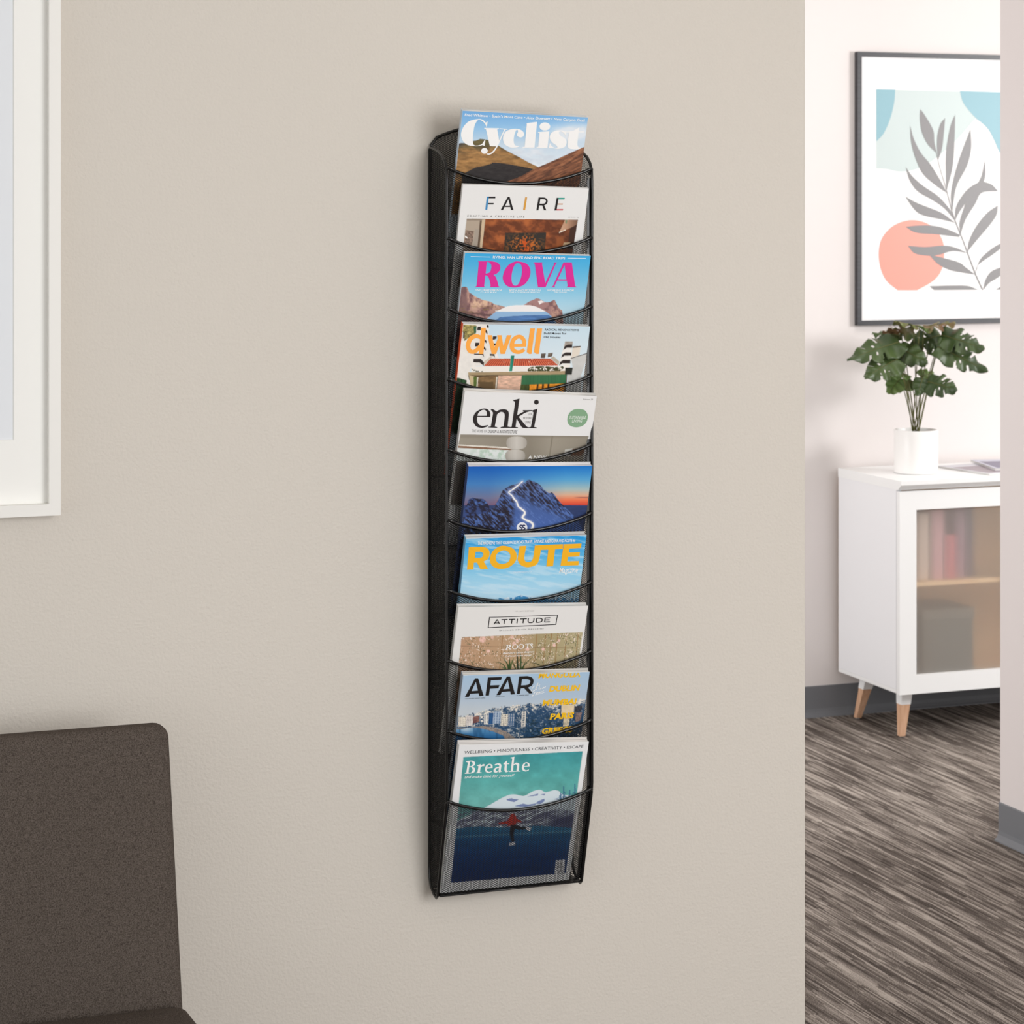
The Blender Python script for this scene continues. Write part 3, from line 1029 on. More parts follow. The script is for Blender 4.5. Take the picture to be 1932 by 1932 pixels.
def pic_house(p):
    p.fill(p.ramp((p.y - 75) / 500, [(0, (200, 222, 234)), (1, (218, 230, 236))]))
    p.poly([(60, 75), (500, 75), (500, 215), (560, 240), (610, 480), (640, 540), (480, 600), (270, 640), (230, 740), (340, 950), (0, 1500)], (234, 229, 222), 0.05, 60)
    m = p.poly([(165, 85), (335, 95), (325, 200), (185, 295), (150, 290)], (150, 138, 84), 0.7, (26, 18), 5)
    p.poly([(150, 295), (180, 290), (175, 180), (160, 185)], (225, 220, 212))
    p.poly([(300, 110), (340, 105), (330, 200), (308, 200)], (44, 96, 66))
    p.poly([(165, 180), (186, 180), (182, 255), (160, 270)], (70, 66, 58), 0.4, 8)
    dk = (52, 44, 42)
    for q in ([(352, 112), (395, 110), (392, 158), (345, 158)], [(470, 86), (497, 98), (492, 140), (468, 108)], [(455, 140), (480, 175), (482, 215), (455, 190)], [(322, 320), (372, 320), (370, 372), (318, 370)],
              [(435, 268), (470, 300), (468, 332), (440, 300)], [(425, 355), (462, 402), (455, 428), (425, 392)], [(305, 462), (425, 462), (440, 512), (412, 478), (305, 476)], [(300, 530), (395, 532), (440, 582), (432, 622), (378, 580), (294, 578)],
              [(550, 236), (602, 236), (596, 268), (545, 290)], [(540, 325), (625, 335), (620, 362), (536, 356)], [(575, 420), (612, 385), (602, 440), (578, 472)], [(512, 466), (572, 468), (578, 520), (560, 492), (510, 490)]):
        p.poly(q, dk, 0.2, 20)
    p.poly([(525, 500), (545, 505), (450, 600), (430, 620), (440, 560)], (206, 194, 178))
    roof = [(525, 527), (1300, 527), (1405, 618), (430, 626)]
    m = inside(p.x, p.y, roof)
    ph = (p.x - 900) / (1 + (p.y - 527) * 0.0028)
    st = 0.5 + 0.5 * np.sin(ph / 24.0 * 2 * math.pi)
    p.fill(p.ramp(st, [(0, (142, 54, 38)), (0.5, (204, 92, 62)), (1, (224, 122, 88))]), m)
    p.mix((246, 225, 205), m * np.clip((fbm(p.x / 16, p.y / 16, 12, 2) - 0.8) * 9, 0, 1))
    p.poly([(1180, 462), (1240, 458), (1228, 522), (1172, 520)], (96, 84, 74), 0.4, 18)
    p.poly([(1270, 458), (1332, 452), (1322, 500), (1262, 512)], (104, 92, 80), 0.4, 18)
    p.poly([(1300, 520), (1345, 500), (1422, 572), (1405, 612)], (188, 178, 162), 0.1, 20)
    p.poly([(270, 632), (1570, 618), (1500, 690), (270, 702)], (240, 234, 226))
    n2 = fbm(p.x / 26, p.y / 20, 19, 4)
    fm = inside(p.x, p.y, [(1000, 680), (1020, 650), (1060, 635), (1200, 624), (1350, 640), (1460, 626), (1480, 650), (1420, 692), (1010, 692)])
    p.mix((70, 72, 44), fm * np.clip((n2 - 0.36) * 9, 0, 1))
    p.mix((92, 88, 62), inside(p.x, p.y, [(270, 660), (420, 690), (420, 702), (270, 702)]) * np.clip((n2 - 0.46) * 9, 0, 1))
    p.poly([(228, 740), (1520, 730), (1500, 960), (1480, 1500), (200, 1500), (330, 940), (240, 800)], (96, 78, 56), 0.2, 40)
    p.poly([(228, 706), (1500, 688), (1512, 736), (232, 744)], (172, 150, 116), 0.18, (200, 14), 3)
    p.poly([(240, 745), (330, 765), (320, 860), (340, 900), (260, 880)], (206, 186, 146))
    p.poly([(300, 765), (345, 765), (335, 900), (300, 890)], (92, 110, 52))
    p.poly([(350, 770), (612, 752), (590, 935), (345, 920)], (128, 102, 70), 0.3, (60, 30))
    p.poly([(380, 835), (560, 830), (555, 930), (375, 915)], (104, 84, 58))
    p.poly([(596, 765), (612, 765), (596, 950), (580, 950)], (226, 216, 200))
    p.poly([(345, 770), (362, 770), (352, 910), (336, 900)], (220, 210, 190))
    p.poly([(622, 748), (928, 748), (898, 1000), (596, 1000)], (220, 180, 156), 0.22, (60, 18), 8)
    p.poly([(930, 740), (1512, 735), (1496, 852), (914, 868)], (58, 110, 74), 0.12, (12, 200), 2)
    p.poly([(912, 870), (1030, 866), (1020, 1100), (895, 1100)], (74, 84, 46), 0.3, (8, 60))
    m = p.poly([(1030, 866), (1490, 852), (1440, 1100), (1018, 1100)], (236, 150, 48), 0.25, 50)
    for x0 in (1135, 1205, 1275):
        p.fill((74, 48, 28), m & (np.abs(p.x - x0 + (p.y - 866) * 0.1) < 12))
    ch = lambda y: (1490 - 0.267 * (y - 310), 1590 - 0.11 * (y - 305))
    p.poly([(1490, 308), (1592, 305), (1556, 622), (1408, 612)], (238, 234, 228))
    for y0, y1, c in ((305, 345, (168, 158, 148)), (345, 388, dk), (448, 490, dk), (545, 590, dk)):
        a, b = ch(y0), ch(y1)
        p.poly([(a[0], y0 + 26 if c == dk else y0), (a[0] + 42, y0), (a[1], y0), (b[1], y1), (b[0] + 42, y1), (b[0], y1 + 28)], c, 0.15, 20)
    p.poly([(1590, 382), (1692, 368), (1680, 482), (1572, 522)], (228, 217, 202))
    p.poly([(1586, 370), (1695, 362), (1692, 378), (1588, 390)], (92, 80, 68))
    p.poly([(1566, 520), (1800, 450), (1700, 740), (1690, 1500), (1480, 1500), (1530, 740), (1590, 640)], (204, 203, 199), 0.04, 60)
    p.poly([(1562, 522), (1800, 448), (1800, 458), (1562, 532)], (80, 74, 68))
    p.poly([(1495, 645), (1592, 645), (1576, 738), (1488, 736)], (44, 46, 40))
    p.poly([(60, 790), (95, 775), (210, 810), (205, 850), (340, 905), (420, 960), (400, 1500), (0, 1500)], (44, 74, 46), 0.5, 24)
    p.poly([(785, 490), (832, 488), (802, 690), (765, 692)], p.ramp((p.x - 770) / 60, [(0, (60, 160, 136)), (1, (18, 104, 86))]))


us, vs_ = stable(lambda: grid(W, H)[0]), stable(lambda: grid(W, H)[1])
sh.picture('cover_picture', pic_house, us, vs_, LP, cov)
OG = (254, 172, 76)
bowl = stroke([(408, 262), (350, 236), (296, 244), (250, 284), (228, 352), (242, 415), (284, 440), (336, 420), (385, 360)], [46, 52, 54, 58, 58, 56, 52, 50, 44])
ering = stroke([(800, 352), (958, 350), (962, 300), (920, 252), (868, 246), (816, 286), (797, 356), (812, 414), (862, 442), (916, 434), (958, 408)], [34, 40, 48, 50, 50, 54, 56, 54, 50, 46, 44])
e1 = stroke([(950, 356), (958, 300), (920, 248), (866, 246), (816, 288), (797, 356), (812, 414), (862, 440), (916, 436), (960, 408)], [46, 50, 50, 50, 54, 56, 54, 50, 46, 44])
sh.shapes('title_lettering', [([(398, 127), (460, 127), (426, 467), (368, 467)], OG), (bowl, OG),
                              ([(480, 222), (536, 222), (592, 466), (535, 466)], OG), ([(620, 250), (672, 250), (592, 466), (540, 466)], OG), ([(606, 222), (662, 222), (706, 466), (650, 466)], OG), ([(735, 222), (793, 222), (706, 466), (655, 466)], OG),
                              (e1, OG), ([(792, 338), (985, 335), (980, 372), (790, 375)], OG),
                              ([(1036, 135), (1098, 135), (1052, 466), (1022, 466), (992, 442)], OG), ([(1128, 135), (1192, 135), (1148, 466), (1116, 466), (1086, 442)], OG)], LT, cov)
DT = (48, 50, 52)
sh.texts('small_lettering', [("RADICAL RENOVATIONS", (1225, 163), (1670, 170), 27, DT, 0.01, 0), ("Bold Moves for", (1215, 211), (1505, 213), 29, DT, 0.015, 0), ("Old Houses", (1210, 260), (1430, 262), 29, DT, 0.015, 0)], LT, cov)

# --- 5: white cover with big black lower-case title
view = (850, 735, K7)
root, cov, sh, W, H = magazine(4, view, (190, 22), (1905, 88), 0.0085, 'white magazine with large black lower case title and round green badge', (228, 227, 224), slip=0.003)


def pic_lamps(p):
    p.fill((232, 231, 230))
    m = inside(p.x, p.y, [(128, 582), (1800, 605), (1750, 760), (1650, 1500), (0, 1500), (90, 790)])
    p.fill(p.ramp((p.x - 100) / 1700, [(0, (158, 150, 136)), (0.55, (140, 132, 118)), (0.7, (158, 150, 136)), (1, (148, 140, 126))]), m)
    p.mix((128, 120, 106), m * np.clip((640 - p.y) / 60, 0, 0.4))
    p.mix((120, 112, 98), m * (np.abs(p.x - 1325 + (p.y - 620) * 0.15) < 8) * 0.6)
    p.fill((232, 226, 214), m & inside(p.x, p.y, [(60, 712), (720, 748), (785, 768), (785, 778), (60, 730)]))
    p.fill((136, 98, 74), m & inside(p.x, p.y, [(60, 728), (785, 772), (800, 790), (60, 756)]))
    n1 = fbm(p.x / 40, p.y / 40, 6, 5)
    w = m & inside(p.x, p.y, [(60, 758), (760, 790), (720, 1500), (0, 1500)])
    p.fill((226, 231, 228), w)
    p.mix((176, 200, 180), w * np.clip((n1 - 0.42) * 3, 0, 0.8) * np.clip((p.x - 200) / 200, 0, 1))
    p.fill((120, 112, 104), w & (p.y > 930))
    for cx, cy, rx, ry in ((860, 694, 134, 84), (842, 865, 130, 84)):
        dx, dy = (p.x - cx) / rx, (p.y - cy) / ry
        lm = m & ((np.abs(dx) ** 2.6 + np.abs(dy) ** 2.6) < 1)
        rib = 0.5 + 0.5 * np.sin(dx * 40)
        p.fill(p.ramp(np.abs(dx) + 0.12 * rib, [(0, (204, 199, 191)), (0.6, (190, 184, 175)), (1.1, (164, 157, 148))]), lm)
    p.fill((196, 194, 186), m & inside(p.x, p.y, [(1490, 780), (1590, 765), (1570, 860), (1470, 870)]))
    p.fill((120, 84, 62), m & inside(p.x, p.y, [(1590, 775), (1800, 740), (1700, 860), (1560, 860)]))


us, vs_ = stable(lambda: grid(W, H)[0]), stable(lambda: grid(W, H)[1])
sh.picture('cover_picture', pic_lamps, us, vs_, LP, cov)
IK = (46, 41, 41)
e_ = path([(518, 357), (346, 352), (345, 400, 1), (365, 450, 1), (410, 472, 1), (450, 468, 1), (487, 460), (480, 478, 1), (440, 493, 1), (390, 497, 1), (330, 475, 1), (293, 410, 1), (300, 340, 1), (345, 280, 1), (420, 248, 1), (480, 255, 1), (515, 300, 1)])
eh = path([(349, 340), (365, 300, 1), (410, 266, 1), (450, 266, 1), (472, 300, 1), (470, 340)])
n_ = path([(520, 254), (545, 250), (600, 284), (640, 262, 1), (700, 255, 1), (745, 275, 1), (758, 322, 1), (742, 480), (792, 488), (790, 497), (650, 497), (652, 487), (688, 480), (706, 340, 1), (690, 300, 1), (650, 290, 1), (605, 322), (575, 480), (608, 487), (605, 497), (488, 492), (490, 484), (524, 480), (553, 305, 1), (538, 280, 1)])
k1 = path([(808, 138), (897, 116), (845, 485), (878, 490), (875, 500), (765, 497), (767, 489), (795, 483), (838, 168, 1), (824, 150, 1)])
k2 = path([(850, 345), (925, 300), (962, 280), (940, 275), (942, 267), (1060, 267), (1058, 277), (1020, 285, 1), (960, 308, 1), (868, 366)])
k3 = path([(850, 360), (888, 356), (990, 478, 1), (1024, 490), (1020, 502), (955, 500), (925, 485, 1)])
i1 = path([(1050, 275), (1131, 248), (1088, 485), (1122, 492), (1118, 503), (1008, 500), (1010, 490), (1045, 485), (1079, 302, 1), (1070, 287, 1)])
sh.shapes('title_lettering', [(e_, IK, [eh]), (n_, IK), (k1, IK), (k2, IK), (k3, IK), (i1, IK), (ellipse(1117, 162, 31, 31), IK)], LT, cov)
sh.shapes('green_badge', [(path([(1660, 252, 1), (1745, 268, 1), (1786, 335, 1), (1770, 420, 1), (1710, 475, 1), (1620, 490, 1), (1545, 460, 1), (1520, 395, 1), (1540, 315, 1), (1595, 265, 1)]), (132, 168, 134))], LS, cov)
GY = (128, 126, 124)
sh.texts('small_lettering', [("FOR", (1015, 333), (1058, 333), 32, GY, 0, 0), ("MODERN", (945, 385), (1048, 385), 32, GY, 0, 0), ("LIVING", (968, 440), (1043, 440), 36, GY, 0, 0),
                             ("THE HOME OF", (275, 556), (468, 561), 42, (150, 148, 146), 0, 0), ("DESIGN & ARCHITECTURE", (485, 562), (865, 570), 42, (96, 92, 92), 0.004, 0), ("Volume 28", (1718, 133), (1848, 137), 19, (120, 116, 114), 0, 0.25),
                             ("SUSTAINABLE", (1545, 378), (1758, 378), 38, (235, 238, 232), 0.004, 0.1), ("LIVING", (1580, 428), (1708, 425), 40, (235, 238, 232), 0.004, 0.1), ("A NEW YEAR", (1005, 900), (1432, 902), 46, WHITE, 0.012, 0.12)], LT, cov)

# --- 6: mountain with a trail of light
view = (850, 865, K7)
root, cov, sh, W, H = magazine(5, view, (237, 103), (1847, 93), 0.0095, 'thick magazine with white trail of light down a dark blue mountain at dusk', (58, 74, 120), page_col=(232, 230, 234), slip=0.0036)


def pic_peak(p):
    t = (p.y - 100) / 520
    L = p.ramp(t, [(0, (22, 92, 182)), (0.45, (70, 128, 190)), (0.8, (112, 118, 152)), (1, (118, 92, 118))])
    R = p.ramp(t, [(0, (30, 118, 202)), (0.35, (92, 166, 212)), (0.58, (170, 190, 190)), (0.72, (222, 176, 146)), (0.86, (236, 116, 78)), (0.97, (214, 72, 56)), (1.0, (150, 60, 70))])
    f = np.clip((p.x - 500) / 1000, 0, 1)[:, None]
    p.fill(L * (1 - f) + R * f)
    p.mix((120, 60, 64), np.exp(-((p.y - 508) / 7) ** 2) * np.clip((p.x - 1600) / 150, 0, 0.6))
    p.fill(np.clip(np.array((52, 66, 108.0)) * (1 + 0.2 * (fbm(p.x / 60, p.y / 14, 3) - 0.5))[:, None], 0, 255), p.y > 608)
    n1 = fbm((p.x - 0.4 * p.y) / 34, p.y / 26, 8, 5)
    n3 = fbm((p.x + p.y) / 80, (p.x - p.y) / 17, 14, 5)
    sm = inside(p.x, p.y, [(100, 760), (195, 640), (240, 530), (290, 508), (330, 520), (350, 522), (420, 525), (450, 545), (480, 580), (510, 640), (600, 650), (600, 1500), (0, 1500)])
    p.fill((60, 78, 128), sm)
    p.mix((40, 38, 54), sm * np.clip((n1 - 0.44) * 7, 0, 0.95))
    p.mix((92, 128, 190), sm * np.clip((0.4 - n1) * 7, 0, 0.8) * np.clip((640 - p.y) / 60, 0, 1))
    bm_ = inside(p.x, p.y, [(480, 700), (560, 640), (620, 540), (680, 412), (760, 360), (800, 345), (860, 332), (935, 300), (962, 318), (1000, 280), (1030, 277), (1060, 292), (1130, 318), (1180, 360), (1210, 402), (1280, 452), (1322, 440), (1360, 478), (1385, 520), (1420, 562), (1500, 642), (1600, 740), (1700, 860), (1800, 1500), (0, 1500), (150, 780)])
    p.fill(p.ramp((p.y - 300) / 640, [(0, (84, 98, 138)), (0.4, (70, 94, 150)), (1, (78, 108, 176))]), bm_)
    rock = np.clip((n3 - 0.47) * 8, 0, 1)
    up = np.clip((560 - p.y + (p.x - 900) * 0.45) / 120, 0, 1) + np.clip((860 - p.x + (p.y - 600) * -0.2) / 60, 0, 1)
    p.mix((46, 42, 54), bm_ * rock * np.clip(up, 0, 1))
    p.mix((64, 52, 58), bm_ * np.clip((700 - p.x + 0.3 * (p.y - 400)) / 70, 0, 1) * np.clip((520 - p.y) / 60, 0, 0.7))
    p.mix((40, 36, 48), bm_ * np.clip((n1 - 0.42) * 8, 0, 0.95) * np.clip((850 - p.x) / 80, 0, 1) * np.clip((p.y - 600) / 60, 0, 1))
    p.mix((112, 142, 204), bm_ * np.clip((0.42 - n3) * 5, 0, 0.5))
    line = [(935, 300), (900, 330), (860, 365), (800, 410), (755, 440), (790, 475), (805, 490), (830, 530), (862, 562), (880, 620), (920, 655), (965, 692), (960, 730), (935, 765), (980, 800), (1050, 832), (1075, 870), (1062, 905), (1045, 945), (1000, 1000)]
    line = [tuple(q_) for q_ in catmull([np.array(q_) for q_ in line], 3)]
    wob = 9 * (fbm(p.x / 22, p.y / 22, 77, 3) - 0.5)
    d2 = np.full(p.x.shape, 1e9)
    for (a, b), (c, d) in zip(line[:-1], line[1:]):
        tt = np.clip(((p.x - a) * (c - a) + (p.y - b) * (d - b)) / ((c - a) ** 2 + (d - b) ** 2), 0, 1)
        d2 = np.minimum(d2, np.hypot(p.x - a - tt * (c - a), p.y - b - tt * (d - b)))
    p.mix((168, 178, 216), np.exp(-(d2 / 26) ** 2) * 0.75)
    p.mix((250, 247, 240), np.clip((9 + 8 * np.clip((p.y - 300) / 600, 0, 1) + wob - d2) / 6, 0, 1))


us, vs_ = stable(lambda: grid(W, H)[0]), stable(lambda: grid(W, H)[1])
sh.picture('cover_picture', pic_peak, us, vs_, LP, cov)
sh.shapes('round_emblem', [(ellipse(930, 900, 70, 70), (240, 240, 244))], LS, cov)
NV = (40, 48, 92)
sh.shapes('emblem_letters', [(stroke([(938, 872), (912, 868), (900, 886), (926, 904), (922, 924), (892, 926)], 15), NV), (stroke([(972, 872), (948, 868), (936, 888), (962, 902), (966, 920), (935, 928)], 15), NV)], LT, cov)

# --- 7: yellow capitals on a light blue sky
view = (780, 980, 0.191511)
root, cov, sh, W, H = magazine(6, view, (520, 190), (1705, 155), 0.0095, 'magazine with bold yellow capitals on a light blue sky above snowy peaks', (120, 178, 214), page_col=(212, 214, 216), slip=0.0034)


def pic_sky(p):
    p.fill(p.ramp((p.y - 170) / 640, [(0, (40, 152, 220)), (0.3, (92, 182, 230)), (0.6, (150, 208, 236)), (1, (190, 224, 242))]))
    w = fbm((p.x + p.y * 1.2) / 230, (p.y - p.x * 0.16) / 26, 6, 5)
    p.mix((206, 230, 244), np.clip((w - 0.46) * 3, 0, 0.6))
    n1 = fbm(p.x / 26, p.y / 26, 5, 4)
    m = inside(p.x, p.y, [(740, 830), (790, 798), (850, 772), (885, 782), (930, 766), (985, 772), (1060, 745), (1100, 758), (1150, 765), (1210, 772), (1290, 760), (1400, 770), (1700, 780), (1700, 1900), (300, 1900), (440, 840)])
    p.fill((64, 138, 190), m)
    p.mix((240, 244, 246), m * np.clip((n1 - 0.45) * 6, 0, 0.95) * np.clip((822 - p.y) / 50, 0, 1))
    p.mix((60, 120, 170), m * np.clip((p.y - 830) / 200, 0, 0.7))


us, vs_ = stable(lambda: grid(W, H)[0]), stable(lambda: grid(W, H)[1])
sh.picture('cover_picture', pic_sky, us, vs_, LP, cov)
YL = (246, 182, 40)
R7 = path([(545, 272), (680, 268), (730, 285, 1), (750, 330, 1), (735, 385, 1), (692, 414), (735, 487), (660, 490), (625, 425), (595, 425), (590, 492), (527, 495)])
R7h = path([(612, 318), (660, 316), (688, 335, 1), (680, 365, 1), (655, 378), (605, 379)])
O7 = path([(890, 258, 1), (980, 285, 1), (1017, 350, 1), (1000, 420, 1), (930, 475, 1), (840, 485, 1), (775, 455, 1), (752, 395, 1), (775, 320, 1), (830, 272, 1)])
O7h = path([(890, 303, 1), (940, 325, 1), (955, 365, 1), (935, 415, 1), (880, 437, 1), (830, 425, 1), (810, 385, 1), (825, 335, 1)])
U7 = path([(1045, 262), (1112, 258), (1092, 370, 1), (1100, 408, 1), (1130, 420, 1), (1165, 405, 1), (1182, 360, 1), (1195, 256), (1260, 252), (1245, 360, 1), (1215, 440, 1), (1130, 470, 1), (1060, 450, 1), (1027, 400, 1), (1030, 360, 1)])
T7 = [(1255, 252), (1475, 242), (1470, 290), (1395, 294), (1375, 460), (1308, 463), (1328, 297), (1250, 300)]
E7 = [(1480, 243), (1655, 236), (1650, 280), (1535, 285), (1530, 325), (1640, 320), (1635, 362), (1522, 368), (1515, 412), (1630, 408), (1625, 450), (1448, 455)]
sh.shapes('title_lettering', [(R7, YL, [R7h]), (O7, YL, [O7h]), (U7, YL), (T7, YL), (E7, YL)], LT, cov)
sh.texts('small_lettering', [("THE MAGAZINE THAT CELEBRATES ROAD TRAVEL, VINTAGE AMERICANA AND ROUTE 66", (632, 249), (1592, 220), 33, WHITE, 0.012, 0), ("Magazine", (1435, 528), (1615, 522), 56, WHITE, 0.006, 0.05),
                             ("December/January 2020", (985, 526), (1166, 520), 19, (232, 240, 246), 0.0, 0.2)], LT, cov)

# --- 8: white cover, boxed title, floral wall
view = (850, 1130, K7)
root, cov, sh, W, H = magazine(7, view, (108, 112), (1790, 92), 0.0095, 'white magazine with black capitals in a thin box above a floral tiled wall photo', (226, 225, 222), slip=0.0026)


def pic_floral(p):
    p.fill((230, 228, 225))
    m = inside(p.x, p.y, [(142, 498), (1722, 430), (1680, 720), (1560, 1500), (40, 1500), (112, 800)])
    p.fill(p.ramp((p.x - 120) / 1600, [(0, (190, 152, 122)), (0.5, (188, 158, 124)), (0.65, (170, 154, 116)), (1, (186, 174, 138))]), m)
    for x0 in (410, 680, 915, 1125, 1240, 1315, 1395, 1510, 1660):
        p.mix((150, 106, 60), m * np.clip(1.6 - np.abs(p.x - x0 + (p.y - 460) * 0.09) / 4, 0, 0.75))
    p.mix((128, 100, 74), m * np.clip(1.5 - np.abs(p.y - 612 - (p.x - 100) * 0.018) / 3, 0, 0.6))
    n1 = vnoise(p.x / 13, p.y / 12, 3)
    n2 = vnoise(p.x / 13 + 40, p.y / 12, 9)
    cl = fbm(p.x / 80, p.y / 70, 11, 3)
    p.mix((92, 96, 66), m * np.clip((n1 - 0.74) * 9, 0, 0.9) * np.clip((cl - 0.36) * 6, 0, 1))
    p.mix((242, 226, 214), m * np.clip((n2 - 0.76) * 10, 0, 1) * np.clip((cl - 0.36) * 6, 0, 1))
    for (x, y, r) in ((415, 528, 42), (545, 500, 20), (798, 497, 22), (828, 580, 24), (1000, 652, 26), (1205, 655, 22), (490, 680, 22), (870, 540, 22), (1350, 600, 22), (1410, 545, 18)):
        d = np.hypot(p.x - x, p.y - y) / r
        p.mix((240, 198, 186), m * np.clip((1.15 - d) * 3, 0, 0.85) * (0.5 + vnoise(p.x / 9, p.y / 9, 5)))
    leaves = [((880, 940), (870, 800), (868, 640), 26, (46, 58, 40)), ((905, 940), (915, 800), (902, 660), 26, (66, 86, 54)), ((760, 950), (740, 850), (680, 760), 24, (62, 84, 48)), ((770, 950), (790, 850), (825, 760), 26, (84, 104, 62)), ((740, 950), (680, 850), (560, 815), 16, (70, 88, 52)),
              ((905, 940), (960, 860), (1115, 710), 16, (72, 86, 52)), ((760, 960), (768, 850), (770, 770), 28, (56, 78, 44)), ((860, 950), (830, 870), (800, 800), 20, (52, 70, 42)), ((1160, 858), (1100, 838), (1030, 828), 14, (58, 66, 40)), ((720, 960), (700, 900), (640, 880), 24, (96, 118, 78)), ((930, 960), (950, 880), (980, 800), 18, (60, 82, 48))]
    for a, b, c, w, col in leaves:
        p.mix(col, (m & inside(p.x, p.y, stroke([a, b, c], [w, w * 0.8, 2]))) * 0.95)
    p.mix((64, 84, 50), (m & (p.y > 930) & (p.x > 660) & (p.x < 980)) * 0.8)


us, vs_ = stable(lambda: grid(W, H)[0]), stable(lambda: grid(W, H)[1])
sh.picture('cover_picture', pic_floral, us, vs_, LP, cov)
outer = [(502, 235), (1398, 207), (1375, 336), (484, 378)]
inner = [(512, 243), (1386, 216), (1366, 327), (497, 368)]
sh.shapes('title_box', [(outer, BLK, [inner])], LS, cov)
at = lambda x, dy: (x, 328 - (x - 562) * 0.0382 - dy)


def lett(x0, x1, kind):
    h = 60
    P = lambda x, y: at(x0 + (x1 - x0) * x + y * h * 0.12, y * h)
    S = lambda pts, w=12: (stroke([P(*q) for q in pts], w, False), BLK)
    if kind == 'A': return [S([(0.06, 0), (0.5, 1)]), S([(0.5, 1), (0.95, 0)]), S([(0.2, 0.26), (0.82, 0.26)], 10)]
    if kind == 'T': return [S([(0, 0.92), (1, 0.92)]), S([(0.5, 0), (0.5, 0.95)])]
    if kind == 'I': return [S([(0.5, 0), (0.5, 1)])]
    if kind == 'U': return [(stroke([P(0.08, 1), P(0.08, 0.4), P(0.25, 0.1), P(0.5, 0.06), P(0.78, 0.12), P(0.93, 0.42), P(0.93, 1)], 12), BLK)]
    if kind == 'D': return [S([(0.08, 0), (0.08, 1)]), (stroke([P(0.08, 0.92), P(0.5, 0.92), P(0.85, 0.75), P(0.93, 0.48), P(0.82, 0.2), P(0.5, 0.08), P(0.08, 0.08)], 12), BLK)]
    return [S([(0.08, 0), (0.08, 1)]), S([(0.08, 0.92), (1, 0.92)]), S([(0.08, 0.5), (0.9, 0.5)], 11), S([(0.08, 0.08), (1, 0.08)])]


its = []
for x0, x1, k in ((560, 640, 'A'), (655, 735, 'T'), (752, 835, 'T'), (848, 880, 'I'), (900, 985, 'T'), (1000, 1085, 'U'), (1108, 1195, 'D'), (1218, 1292, 'E')):
    its += lett(x0, x1, k)
sh.shapes('title_lettering', its, LT, cov)
# serif capitals on the photo
def serif_roots():
    b = lambda x: 660 - (x - 708) * 0.055
    o = []
    o.append((path([(712, b(712)), (708, b(708) - 4), (722, b(722) - 6), (732, b(732) - 54), (722, b(722) - 57), (723, b(723) - 62), (765, b(765) - 62), (784, b(784) - 50, 1), (780, b(780) - 34, 1), (764, b(764) - 28), (782, b(782) - 6), (792, b(792) - 4), (790, b(790)), (770, b(770)), (750, b(750) - 28), (742, b(742) - 27), (738, b(738) - 5), (746, b(746) - 3), (745, b(745))]), WHITE, [path([(748, b(748) - 56), (762, b(762) - 54, 1), (766, b(766) - 42, 1), (744, b(744) - 33)])]))
    for cx in (838, 918):
        yy = b(cx) - 31
        o.append((ellipse(cx, yy, 38, 33, skew=-0.1), WHITE, [ellipse(cx, yy, 25, 28, skew=-0.1)]))
    o.append((path([(970, b(970) - 46), (976, b(976) - 62), (1038, b(1038) - 62), (1036, b(1036) - 46), (1030, b(1030) - 56), (1012, b(1012) - 57), (1006, b(1006) - 5), (1016, b(1016) - 3), (1015, b(1015)), (984, b(984)), (985, b(985) - 3), (994, b(994) - 5), (1000, b(1000) - 57), (982, b(982) - 56)]), WHITE))
    o.append((stroke([(1070, b(1070) - 50), (1056, b(1056) - 60), (1042, b(1042) - 50), (1050, b(1050) - 36), (1064, b(1064) - 22), (1060, b(1060) - 5), (1042, b(1042) - 2), (1030, b(1030) - 12)], [8, 7, 9, 12, 12, 9, 7, 7]), WHITE))
    return o


sh.shapes('photo_heading', serif_roots(), LT, cov)
sh.texts('small_lettering', [("120 | NOV-DEC 2020", (838, 164), (1088, 161), 15, (150, 147, 144), 0, 0), ("I N T E R I O R   D E S I G N   M A G A Z I N E", (635, 417), (1210, 392), 16, (60, 56, 56), 0.0, 0),
                             ("Musculture nature designers", (680, 718), (1085, 696), 28, WHITE, 0.004, 0.25), ("Craftsmen home voyage", (706, 756), (1045, 738), 26, WHITE, 0.002, 0.25)], LT, cov)

# --- 9: city on the water
view = (850, 1255, K7)
root, cov, sh, W, H = magazine(8, view, (165, 135), (1812, 88), 0.0095, 'magazine with thick black capitals and yellow city names over a white seafront city', (150, 160, 172), page_col=(206, 204, 200), slip=0.003)


